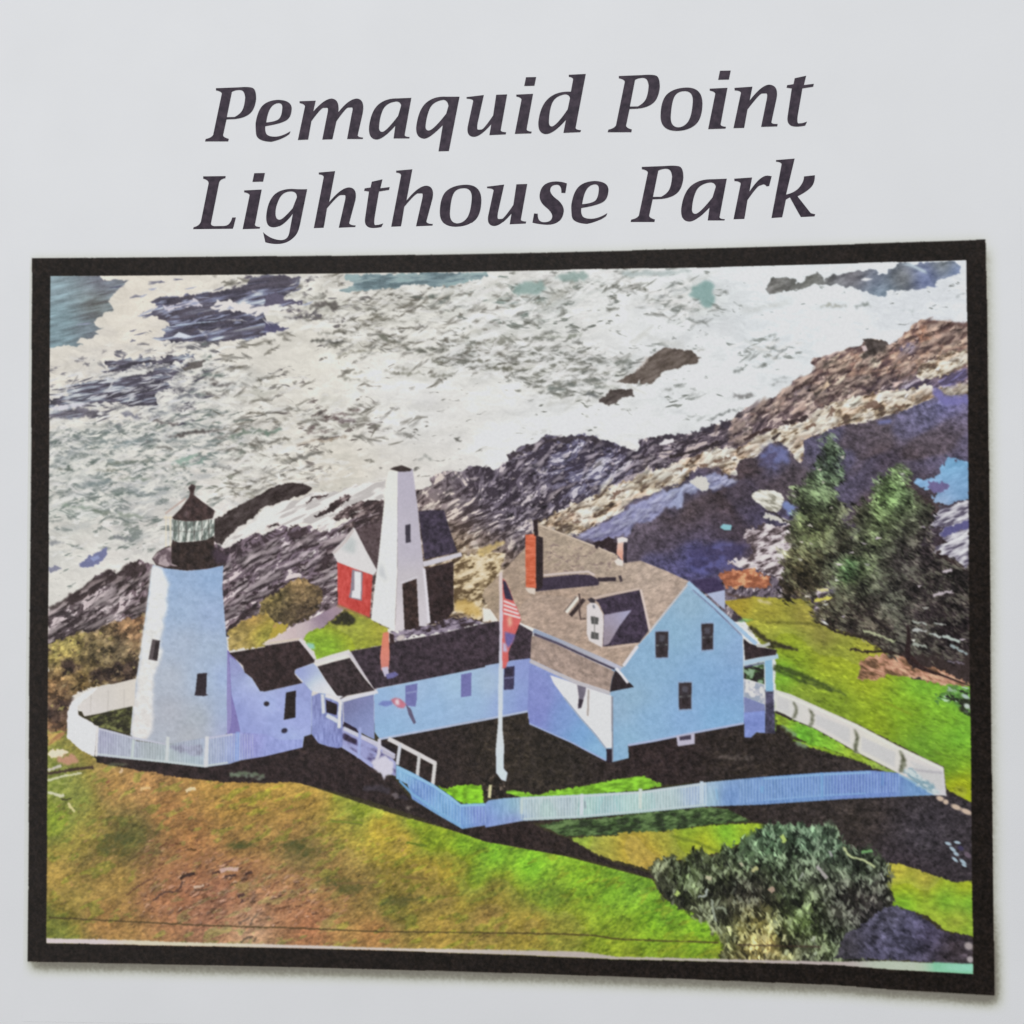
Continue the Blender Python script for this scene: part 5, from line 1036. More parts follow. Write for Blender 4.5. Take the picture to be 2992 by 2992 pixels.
# small outbuilding seen behind the roof
OUT = reg('printed_outbuilding', None, 'small printed outbuilding showing behind the house roof')
fill('E:490,100 655,70 655,245 600,200', (172, 182, 212), OUT, blur=1)
fill('E:355,-10 560,-40 620,0 655,68 490,104', (64, 52, 88), reg('roof', OUT), blur=1)
# porch
PORCH = reg('printed_porch', None, 'printed open porch with one blue-white post at the right of the house')
fill('E:818,740 1000,700 1000,900 818,850', lambda sx, sy: ramp(fbm(sx, sy, 16, 10, 20, 880, 2), [(.3, (44, 42, 38)), (.6, (74, 96, 62)), (.85, (120, 150, 110))]), PORCH, blur=1)
fill('E:818,850 900,870 1000,905 1000,1075 818,1010', lambda sx, sy: ramp(fbm(sx, sy, 14, 14, 0, 890, 2), [(.3, (150, 148, 170)), (.7, (216, 212, 206))]), PORCH, blur=1)
fill('E:818,1005 1005,1075 1008,1150 825,1150', (110, 106, 172), PORCH, blur=1)
fill('E:820,1145 1008,1130 1010,1325 930,1320 880,1365 825,1362', lambda sx, sy: np.array((104, 126, 210), np.float32) + ((fbm(sx, sy, 14, 14, 0, 900, 2) - .5) * 24)[..., None], PORCH, blur=1)
fill('E:1005,945 1080,950 1095,1330 1010,1330', lambda sx, sy: np.array((78, 68, 96), np.float32) * (.75 + .5 * fbm(sx, sy, 10, 10, 0, 905, 2))[..., None], PORCH, blur=1)
line('E:1035,680 1045,960', 22, (132, 184, 218), reg('post', PORCH), blur=1)
line('E:820,715 960,680 1120,650', 14, (160, 192, 212), PORCH, blur=1)
line('E:825,745 1000,710', 4, (92, 88, 128), blur=1)
fill('E:815,495 870,540 960,570 1110,598 1100,640 960,660 830,685', lambda sx, sy: np.array((50, 38, 40), np.float32) * (.75 + .5 * fbm(sx, sy, 10, 10, 0, 910, 2))[..., None], reg('roof', PORCH), blur=1)
line('E:930,560 1000,560 1050,540', 9, (190, 192, 186), blur=1)

# ------------------------------------------------------------------ fences, ramp, flagpole
LFEN = reg('printed_fence', None, 'curved printed white fence around the lighthouse foot')
fill('C1:350,195 300,100 400,30 B1:350,1932 470,1875 640,1835 802,1795 C1:790,105 560,155', lambda sx, sy: cmap(sx, sy, [(300, 2030, (206, 196, 184)), (380, 2010, (212, 200, 184)), (260, 2080, (214, 204, 196))]), LFEN, blur=1)
for x0, x1 in ((410, 405), (560, 556), (700, 697)):
    line('C1:%d,-40 %d,160' % (x0, x1), 2.5, (186, 176, 164), blur=1)
fill('C1:385,212 560,150 775,105 752,350 480,292', lambda sx, sy: ramp(fbm(sx, sy, 16, 9, -20, 920, 3), [(.25, (44, 42, 28)), (.6, (78, 78, 46)), (.85, (120, 122, 70))]), SHADE, blur=1)
fill('C1:200,380 203,150 240,70 330,0 470,-70 440,-20 340,60 292,110 300,185 380,225 465,283 440,550 330,500', lambda sx, sy: cmap(sx, sy, [(200, 2100, (226, 220, 222)), (260, 2150, (224, 218, 218)), (230, 2050, (228, 220, 212))]), LFEN, rough=(1.5, 6), blur=1)
fill('C1:462,290 620,330 760,372 800,410 1080,440 1420,380 1650,345 1720,335 1932,350 C2:120,400 330,400 330,465 0,545 C1:1720,580 1620,612 1400,642 1060,602 760,572 450,540', lambda sx, sy: cmap(sx, sy, [(310, 2150, (150, 148, 178)), (370, 2180, (158, 162, 182)), (440, 2190, (152, 162, 162)), (500, 2210, (160, 176, 172)), (540, 2180, (146, 148, 176)), (560, 2215, (156, 180, 184)), (640, 2190, (146, 156, 186)), (680, 2200, (130, 152, 218)), (720, 2180, (130, 124, 206)), (860, 2175, (136, 148, 222)), (800, 2190, (132, 144, 218))], 3.4) + ((fbm(sx, sy, 6, 18, 0, 930, 2) - .5) * 22)[..., None], LFEN, blur=1)
fill('C1:1095,455 1380,440 1390,540 1330,545 1110,485', lambda sx, sy: ramp(fbm(sx, sy, 26, 20, 0, 935, 2), [(.35, (104, 100, 128)), (.7, (150, 150, 180))]), rough=(4, 8), blur=2, alpha=.8)
line('C1:470,300 760,380 1070,440', 5, (184, 182, 198), blur=1)
line('C1:1440,385 1650,352', 6, (180, 178, 204), blur=1)
line('C1:460,525 760,560 1060,590 1400,630 1610,600', 5, (190, 200, 196), blur=1)
for x, y0, y1, c, w in ((460, 280, 545, (222, 218, 214), 7), (775, 400, 560, (196, 206, 200), 8), (1077, 372, 590, (206, 210, 208), 10), (1420, 370, 640, (212, 212, 214), 12), (1690, 330, 585, (138, 164, 226), 12)):
    line('C1:%d,%d %d,%d' % (x + 6, y0, x - 6, y1), w, c, reg('post', LFEN), blur=1)

for i in range(60):
    x = 290 + i * 7.6
    y0 = np.interp(x, [290, 390, 485, 605, 690, 890], [2128, 2150, 2174, 2156, 2142, 2162])
    y1 = np.interp(x, [290, 390, 490, 600, 680, 890], [2204, 2216, 2230, 2236, 2224, 2184])
    line(np.array([[x, y0], [x, y1]]), 3, (196, 204, 214), None, alpha=.34)
RAMP = reg('printed_handrail', None, 'printed white handrail running down beside the entrance')
fill('C2:680,280 1000,430 1150,600 1150,720 1060,690 950,650 680,465', lambda sx, sy: ramp(fbm(sx, sy, 30, 14, 25, 940, 2), [(.3, (92, 84, 140)), (.7, (140, 142, 204))]), RAMP, blur=1)
fill('C2:695,340 800,400 800,440 690,400', (52, 40, 62), SHADE, blur=2)
fill('C2:1015,410 1150,490 1140,530 1020,480', (36, 28, 34), SHADE, blur=1)
fill('C2:930,590 1000,560 1060,540 1130,610 1120,700 1060,720 1040,760 1020,690 950,660', (206, 198, 214), RAMP, rough=(3, 7), blur=2)
for s, w, c in [('C2:690,300 840,370 1000,440', 11, (196, 194, 208)), ('C2:840,370 1000,455 1140,540', 10, (190, 184, 206)), ('C2:1080,390 1190,445 1350,530 1500,610', 13, (212, 204, 200)), ('C2:680,455 820,540 940,630', 10, (150, 156, 216)), ('C2:1030,500 1140,560', 9, (178, 170, 190))]:
    line(s, w, c, RAMP, blur=1)
for s, w, c in [('C2:835,290 822,560', 9, (160, 172, 226)), ('C2:1005,390 1000,520 960,630', 10, (206, 202, 216)), ('C2:1185,440 1160,620', 10, (206, 208, 216)), ('C2:1355,520 1335,720', 10, (206, 204, 202)), ('C2:1492,600 1470,800', 11, (214, 210, 206))]:
    line(s, w, c, reg('post', RAMP), blur=1)
FEN = reg('printed_fence', None, 'long printed white picket fence crossing in front of the house')


def fen_col(sx, sy):
    c = cmap(sx, sy, [(1180, 2260, (112, 176, 222)), (1230, 2310, (84, 128, 208)), (1300, 2350, (92, 158, 216)), (1350, 2400, (88, 150, 214)), (1400, 2380, (100, 118, 210)), (1430, 2390, (104, 132, 214)), (1450, 2360, (106, 160, 212)), (1500, 2360, (120, 182, 200)), (1500, 2395, (116, 130, 214)),
                      (1540, 2360, (170, 190, 188)), (1600, 2370, (168, 192, 180)), (1650, 2350, (160, 180, 190)), (1720, 2360, (164, 196, 184)), (1770, 2370, (138, 182, 184)), (1850, 2350, (166, 196, 186)), (1950, 2340, (160, 188, 186)), (2040, 2320, (150, 172, 208)), (2080, 2330, (156, 196, 204)),
                      (2120, 2330, (78, 124, 200)), (2250, 2320, (84, 130, 200)), (2350, 2310, (84, 126, 202)), (2500, 2300, (82, 114, 198)), (2580, 2290, (84, 116, 200)), (2680, 2300, (86, 138, 200)), (2350, 2335, (84, 136, 206)), (2550, 2325, (92, 132, 212))], 3.8)
    return c + ((fbm(sx, sy, 5, 22, -4, 950, 2) - .5) * 26)[..., None]


fill('C2:1150,620 1300,690 1480,795 1640,900 1715,970 1932,960 C3:30,930 160,912 330,902 850,880 1370,850 1932,772 C4:0,725 500,688 940,668 1190,690 1350,780 1510,885 1330,892 700,920 0,968 C3:1932,985 1370,1040 850,1085 320,1112 0,1170 C2:1932,1150 1730,1182 1500,1050 1290,920 1250,790 1150,740', fen_col, FEN, blur=1)
for s, w, c in [('C2:1160,640 1480,805 1715,975 1932,968', 8, (122, 184, 226)), ('C2:1180,760 1300,880 1510,1020 1735,1165', 7, (100, 166, 220)), ('C3:330,915 850,892 1370,862 1932,785', 6, (186, 200, 204)), ('C3:330,1095 850,1070 1370,1025 1932,970', 5, (180, 200, 200)), ('C4:0,742 500,705 940,685', 6, (108, 166, 222)), ('C4:0,930 500,890 900,870', 5, (98, 150, 216)), ('C4:1190,700 1350,790 1490,870', 7, (118, 168, 200)), ('D2:875,10 890,110', 4, (110, 170, 214))]:
    line(s, w, c, blur=1)
for s, w, c in [('C2:1735,990 1732,1170', 8, (116, 160, 224)), ('C3:322,905 318,1050', 9, (192, 206, 204)), ('C3:848,875 842,1060', 10, (206, 214, 222)), ('C3:1360,830 1358,1005', 10, (206, 216, 206)), ('C3:1898,765 1895,960', 11, (190, 208, 222)), ('D2:1280,-10 1278,50', 8, (112, 170, 222)), ('C4:512,690 515,910', 8, (112, 166, 220)), ('C4:1045,685 1045,800', 8, (104, 144, 214))]:
    line(s, w, c, reg('post', FEN), blur=1)
fill('C3:865,940 880,935 885,1000 868,1005', (118, 142, 150), blur=1)
def pickets(top, bot, step, col, al):
    a, b = pp(top), pp(bot)
    n = int(abs(a[-1, 0] - a[0, 0]) / step)
    for i in range(n + 1):
        x = a[0, 0] + (a[-1, 0] - a[0, 0]) * i / n
        y0, y1 = np.interp(x, a[:, 0], a[:, 1]), np.interp(x, b[:, 0], b[:, 1])
        line(np.array([[x, y0], [x, y1]]), step * .42, col, None, alpha=al)


pickets('C3:320,912 850,890 1370,858 1932,780', 'C3:320,1095 850,1070 1370,1025 1932,970', 8.5, (208, 218, 216), .42)
pickets('C4:-200,755 0,740 500,702 940,682 1190,700', 'C4:-200,955 0,940 500,895 900,870 1190,860', 9, (146, 186, 226), .40)
pickets('C2:1190,690 1480,830 1715,985 1932,975', 'C2:1190,730 1480,1000 1715,1140 1932,1130', 9, (150, 192, 232), .36)
RFEN = reg('printed_fence', None, 'printed sunlit cream fence running back along the right lawn')
fill('C4:105,-40 240,0 460,100 820,262 1180,452 1580,640 1605,892 1500,885 1380,790 1185,695 1000,600 830,515 640,405 440,295 260,222 105,160', lambda sx, sy: cmap(sx, sy, [(2290, 2060, (212, 210, 204)), (2420, 2110, (218, 212, 206)), (2560, 2190, (220, 216, 204)), (2700, 2250, (218, 212, 206)), (2740, 2290, (208, 204, 208))]), RFEN, blur=1)
for s in ['C4:125,20 230,60 230,180 125,125', 'C4:460,175 760,300 760,440 460,265', 'C4:860,370 1160,510 1150,640 860,490', 'C4:1280,580 1560,690 1570,850 1420,780']:
    fill(s, (204, 202, 200), blur=2)
line('C4:130,-5 460,125 820,285 1180,475 1575,660', 5, (228, 226, 212), blur=1)
line('C4:1300,660 1450,680 1570,690', 4, (168, 162, 170), blur=2)
fill('C4:1210,660 1290,650 1480,790 1540,870 1480,880 1350,790', lambda sx, sy: ramp(fbm(sx, sy, 16, 12, 30, 960, 2), [(.3, (120, 160, 176)), (.7, (198, 212, 212))]), rough=(4, 8), blur=2, alpha=.9)
for s in ['C4:248,65 275,70 300,110 300,170 285,210 250,215 272,165 275,110', 'C4:392,125 420,135 445,180 440,245 425,300 392,290 415,235 415,175', 'C4:788,305 815,315 838,370 835,440 815,470 840,525 785,515 795,440 812,380', 'C4:1185,495 1215,505 1248,565 1255,625 1235,650 1225,690 1190,680 1205,610 1210,555']:
    fill(s, lambda sx, sy: np.array((104, 106, 84), np.float32) + ((fbm(sx, sy, 10, 10, 0, 965, 2) - .5) * 60)[..., None], reg('post', RFEN), rough=(2, 5), blur=2, alpha=.9)
line('C4:105,155 180,185 250,225', 7, (52, 46, 40), blur=1)

POLE = reg('printed_flagpole', None, 'tall printed white flagpole standing on the dark lawn')
fill('B3:120,870 150,860 165,1400 155,1932 C3:150,300 165,450 160,650 195,690 180,765 140,750 95,690 92,480 112,250 B3:112,1932 125,1400', lambda sx, sy: cmap(sx, sy, [(1463, 1700, (214, 196, 190)), (1463, 1850, (206, 196, 212)), (1460, 2000, (200, 212, 222)), (1460, 2150, (212, 218, 220)), (1460, 2250, (206, 220, 230))]), POLE, blur=1)
FLAG = reg('flag', POLE, 'limp red, white and dark blue flag')
fill('B3:150,920 175,940 215,1020 245,1110 280,1180 315,1280 290,1340 265,1400 235,1480 205,1560 205,1640 180,1700 150,1710 148,1500 155,1200', (222, 96, 92), FLAG, rough=(1.5, 8), blur=1)
fill('B3:155,930 180,950 215,1030 245,1112 175,1095 158,1010', (56, 46, 70), blur=1)
for i in range(4):
    y = 1115 + i * 36
    line('B3:%d,%d %d,%d' % (160, y, 266 + i * 14, y + 42), 5.5, (236, 214, 212), blur=1)
fill('B3:195,1270 225,1240 235,1320 205,1350', (236, 196, 160), blur=3, alpha=.8)
fill('B3:170,1385 225,1400 265,1410 240,1480 200,1530 175,1480', (112, 98, 164), blur=2)
fill('B3:155,1480 180,1490 195,1560 155,1560', (190, 176, 206), blur=2)
BASE = reg('printed_bush', None, 'small dark printed bush at the flagpole foot')
fill('C2:1900,760 1932,740 C3:40,725 90,700 150,770 180,850 150,912 60,915 0,915 -20,830', lambda sx, sy: ramp(fbm(sx, sy, 12, 12, 0, 970, 2), [(.3, (30, 26, 22)), (.6, (58, 48, 40)), (.85, (112, 96, 84))]), BASE, rough=(3, 6), blur=1)
line('C3:45,795 35,910', 9, (214, 208, 160), reg('printed_sign_post', None, 'short cream printed post beside the flagpole foot'), blur=1)

# ------------------------------------------------------------------ big bush, lower right
BUSH = reg('printed_bush', None, 'big dark printed bush in the lower right corner')


def bush_col(sx, sy):
    c = cmap(sx, sy, [(1930, 2540, (92, 88, 68)), (2000, 2560, (72, 80, 56)), (1950, 2620, (44, 40, 36)), (2080, 2540, (84, 86, 66)), (2180, 2480, (90, 104, 84)), (2250, 2450, (92, 114, 94)), (2350, 2450, (96, 116, 100)), (2420, 2480, (90, 104, 92)), (2380, 2560, (62, 58, 56)), (2170, 2620, (40, 32, 36)), (2220, 2620, (38, 30, 34)), (2100, 2680, (60, 60, 52)), (2500, 2530, (74, 82, 70)),
                      (2300, 2560, (88, 96, 80)), (2320, 2640, (92, 102, 78)), (2350, 2700, (110, 128, 72)), (2300, 2720, (90, 94, 64)), (2130, 2740, (110, 112, 76)), (2200, 2700, (186, 158, 84)), (2240, 2760, (170, 130, 78)), (2180, 2760, (176, 146, 86)), (2350, 2760, (56, 52, 46)), (2440, 2750, (74, 80, 62)), (2470, 2620, (50, 40, 42)), (2520, 2620, (46, 36, 38)), (2540, 2680, (56, 46, 56)), (2450, 2680, (52, 46, 48))])
    n = fbm(sx, sy, 13, 16, 20, 980, 3, .7)
    return c * (.66 + .86 * n)[..., None] * np.array((.98, 1.05, .96), np.float32)


BR_ = fill('D2:310,720 330,670 420,640 490,615 560,650 600,700 640,600 720,570 800,620 900,600 960,520 1040,560 1100,480 1180,420 1320,330 1400,340 1500,330 1660,350 1780,360 1880,340 C4:600,1150 650,1230 700,1330 760,1380 900,1350 1000,1420 1060,1480 1110,1560 1080,1640 1080,1740 1160,1800 1110,1830 1130,1870 D2:2420,1080 S:2590,2690 2600,2800 S:2400,2815 2110,2808 D2:930,1500 920,1350 850,1210 640,1080 500,990 420,960 360,850', bush_col, BUSH, rough=(15, 13), blur=1)


BR_ = fill('D2:310,720 330,670 420,640 490,615 560,650 600,700 640,600 720,570 800,620 900,600 960,520 1040,560 1100,480 1180,420 1320,330 1400,340 1500,330 1660,350 1780,360 1880,340 C4:600,1150 650,1230 700,1330 760,1380 900,1350 1000,1420 1060,1480 1110,1560 1080,1640 1080,1740 1160,1800 1110,1830 1130,1870 D2:2420,1080 S:2590,2690 2600,2800 S:2400,2815 2110,2808 D2:930,1500 920,1350 850,1210 640,1080 500,990 420,960 360,850', bush_col, BUSH, rough=(6, 12), blur=1)


def bush_dab(x, y, rs):
    k = rs.randint(8)
    if y > 2660 and 2130 < x < 2260:
        return [(206, 172, 92), (188, 150, 88), (120, 92, 54), (214, 186, 116), (96, 76, 52), (190, 132, 82), (150, 130, 70), (176, 168, 110)][k]
    if (x - 2190) ** 2 / 90 ** 2 + (y - 2620) ** 2 / 45 ** 2 < 1 or (x > 2420 and y > 2570):
        return [(40, 30, 34), (34, 28, 30), (52, 42, 44), (44, 34, 38), (110, 98, 104), (38, 32, 32), (62, 50, 54), (36, 28, 30)][k]
    if y > 2680 and 2300 < x < 2400:
        return [(140, 160, 80), (112, 130, 74), (156, 172, 110), (60, 62, 46), (44, 40, 36), (130, 146, 96), (96, 110, 66), (168, 176, 140)][k]
    return [(132, 148, 128), (116, 136, 112), (150, 156, 140), (40, 36, 36), (30, 30, 28), (92, 106, 84), (168, 160, 142), (48, 42, 44)][k]


clump(BR_, 1500, (14, 30), (8, 14), (40, 120), [.35, .5, .75, 1.0, 1.2], 51, (180, 190, 170), .1, (.5, .9), 44, 6)
clump(BR_, 2600, (10, 22), (4, 9), (40, 125), [.3, .4, .55, .9, 1.4, 1.9, 2.3], 52, (184, 196, 172), .36, (.6, .98), 30, 6)
for s, w, c in [('D2:1760,690 1790,730 1850,800', 20, (172, 166, 162)), ('D2:1870,560 1890,600', 14, (166, 166, 162)), ('D2:1600,820 1640,750', 12, (154, 160, 146)), ('D2:720,960 780,950 800,890', 14, (170, 178, 168)), ('D2:840,980 850,1080 880,1180', 15, (150, 158, 138)), ('D2:870,1060 940,1060 970,1110', 14, (140, 148, 124)), ('D2:780,790 840,800', 20, (196, 190, 156)), ('D2:1090,660 1110,690', 16, (186, 180, 150)), ('D2:1190,740 1240,700', 22, (190, 188, 130)), ('D2:1450,420 1480,480', 26, (186, 206, 120)), ('D2:520,920 550,945', 30, (186, 206, 122)), ('D2:1350,880 1380,920', 32, (176, 150, 128)),
                ('C4:700,1340 760,1420 870,1450 980,1520', 13, (196, 206, 152)), ('C4:860,1390 960,1370', 16, (120, 166, 108)), ('C4:1030,1570 1060,1640', 12, (170, 172, 160)), ('D2:1380,1340 1400,1290', 14, (196, 190, 112)), ('D2:1460,1350 1480,1290', 14, (206, 206, 150)), ('D2:1480,1470 1500,1420', 16, (190, 196, 150)), ('D2:1720,1350 1740,1310', 18, (180, 186, 160)), ('D2:1740,1470 1760,1440', 18, (170, 180, 150))]:
    line(s, w * .5, c, sm=True, rough=(2, 6), blur=1, alpha=.95)
CORN = reg('printed_shade', None, 'printed violet-black shade in the lower right corner')
fill('BR:-60,300 30,260 180,280 350,345 500,420 620,500 700,570 780,620 900,640 1050,670 1215,720 1215,1090 650,1060 0,1020 S:2440,2800 2470,2730 2540,2690', lambda sx, sy: cmap(sx, sy, [(2600, 2680, (82, 80, 98)), (2660, 2690, (90, 86, 118)), (2640, 2740, (80, 78, 104)), (2720, 2730, (72, 64, 92)), (2780, 2770, (52, 42, 44)), (2830, 2790, (60, 50, 54)), (2560, 2790, (76, 72, 98)), (2480, 2780, (64, 60, 66))]) * (.6 + .8 * fbm(sx, sy, 16, 14, 30, 990, 3, .65))[..., None], CORN, rough=(4, 9), blur=1)
clump(raster(to_canvas(pp('BR:0,320 180,290 420,390 640,540 800,660 1200,760 1190,1040 100,1010 S:2480,2790'))), 500, (6, 22), (4, 9), (-10, 60), [.55, .75, 1.0, 1.25, 1.5], 99, (128, 126, 160), .15, (.3, .7), 34)
dab(2592 + 1150 * .207, 2592 + 830 * .207, 22, 20, 30, (172, 160, 158), .95)
dab(2592 + 1170 * .207, 2592 + 1020 * .207, 16, 16, 30, (182, 170, 172), .95)

# print flaws: a thin dark line across the bottom and the bare strip below the picture
line('BL:690,432 1000,440 1500,470 1932,490 D1:0,1196 400,1215 900,1228 1400,1248 1932,1265 D2:-400,1290 0,1328 400,1345 900,1362', 4.5, (72, 58, 30), sm=True, rough=(1.6, 9), blur=1, alpha=.8)
line('D2:1060,1380 1240,1385 1500,1392 1800,1400', 5, (70, 52, 40), rough=(2, 8), blur=1, alpha=.7)
STRIP = reg('printed_margin', None, 'narrow unprinted strip along the bottom of the picture')
fill('BL:650,722 1200,730 1932,750 D1:0,1355 600,1370 1200,1385 1932,1410 D2:-300,1440 0,1485 500,1495 1000,1508 1500,1518 1932,1530 S:2592,2807 2700,2812 2845,2818 2843.5,2847 2592,2832 2444,2820 2120,2810.5 1800,2803 1470,2789 1144,2778 800,2769 500,2763.5 300,2759 135,2755.6', lambda sx, sy: cmap(sx, sy, [(200, 2750, (214, 200, 200)), (500, 2760, (214, 206, 180)), (1000, 2770, (208, 196, 188)), (1800, 2800, (188, 176, 168)), (2400, 2815, (186, 172, 168)), (2650, 2820, (186, 196, 176)), (2780, 2825, (140, 200, 166))], 4), STRIP, rough=(1.4, 5), blur=1)
fill('BR:640,1060 1210,1085 1210,1190 660,1165', lambda sx, sy: cmap(sx, sy, [(2740, 2820, (130, 190, 154)), (2830, 2830, (150, 210, 186)), (2780, 2835, (160, 212, 188))]), STRIP, rough=(1.2, 5), blur=2)

# nothing is printed past the border, and the border stays crisp over what reached it
inside = raster(to_canvas(FRAME_OUT))
keep = np.zeros((H, W), bool)
keep[inside[0]:inside[0] + inside[2].shape[0], inside[1]:inside[1] + inside[2].shape[1]] = inside[2] > .5
INK[~keep] = BARE[~keep]
IDS[~keep] = 0
IDS[keep & (IDS == 0)] = BORDER
del BARE
ring = raster(to_canvas(np.vstack([FRAME_OUT, FRAME_OUT[:1], FRAME_IN[::-1], FRAME_IN[-1:]])), 4)
r0, c0, m = ring
h, w = m.shape
sx, sy = SX[r0:r0 + h, c0:c0 + w], SY[r0:r0 + h, c0:c0 + w]
dx = ((fbm(sx, sy, 5, 5, 0, 995, 2) - .5) * 2.4).astype(int)
dy = ((fbm(sx, sy, 5, 5, 0, 998, 2) - .5) * 2.4).astype(int)
m = m[np.clip(np.arange(h)[:, None] + dy, 0, h - 1), np.clip(np.arange(w)[None, :] + dx, 0, w - 1)]
hard = m > .5
ms = box_blur(m, 1)[..., None]
ink = np.array((27, 20, 15), np.float32) * (.62 + .76 * fbm(sx, sy, 9, 9, 0, 999, 3, .75))[..., None]
v = INK[r0:r0 + h, c0:c0 + w]
v[...] = v * (1 - ms) + ink * ms
IDS[r0:r0 + h, c0:c0 + w][hard] = BORDER
# this printer's colours are a little dull, and its toner speckles where the ink is dense
lum = INK @ np.array((.3, .59, .11), np.float32)
pic = (IDS > 0)[..., None]
wall = np.isin(IDS, [LH, SHED, ENTRY, WING, HOUSE, PORCH, LFEN, FEN, RAMP]) & (lum > 95)
INK[...] = np.where(wall[..., None], INK * .83 + np.array((226, 236, 247), np.float32) * .17, INK)
lum = INK @ np.array((.3, .59, .11), np.float32)
lav = (np.isin(IDS, [SHED, ENTRY, WING, HOUSE, PORCH]) * sstep(-14, 4, INK[..., 0] - INK[..., 1]) * sstep(6, 24, INK[..., 2] - INK[..., 1]))[..., None]
INK[...] = INK * (1 - lav) + INK * np.array((.945, 1.03, 1.0), np.float32) * lav
sat = np.where(INK[..., 2] > INK[..., 1], .82, np.where(INK[..., 0] > INK[..., 1] * 1.16, .86, np.where(INK[..., 1] > INK[..., 0] * 1.06, 1.08, .95)))[..., None]
INK[...] = np.where(pic, lum[..., None] + (INK - lum[..., None]) * sat, INK)
den = np.clip(1.15 - lum / 210, .12, 1)
gr = ((fbm(SX, SY, 5, 5, 0, 1001, 2, .8) - .5) * 20 + (fbm(SX, SY, 13, 13, 0, 1004, 2) - .5) * 9) * den
INK[...] = INK + gr[..., None] * pic * np.array((1, .9, 1.05), np.float32)
del lum, den, gr, pic, sat, lav, wall
# ink spreads a little into the paper
for k in range(3):
    INK[..., k] = box_blur(INK[..., k], 1)
# PAINT END

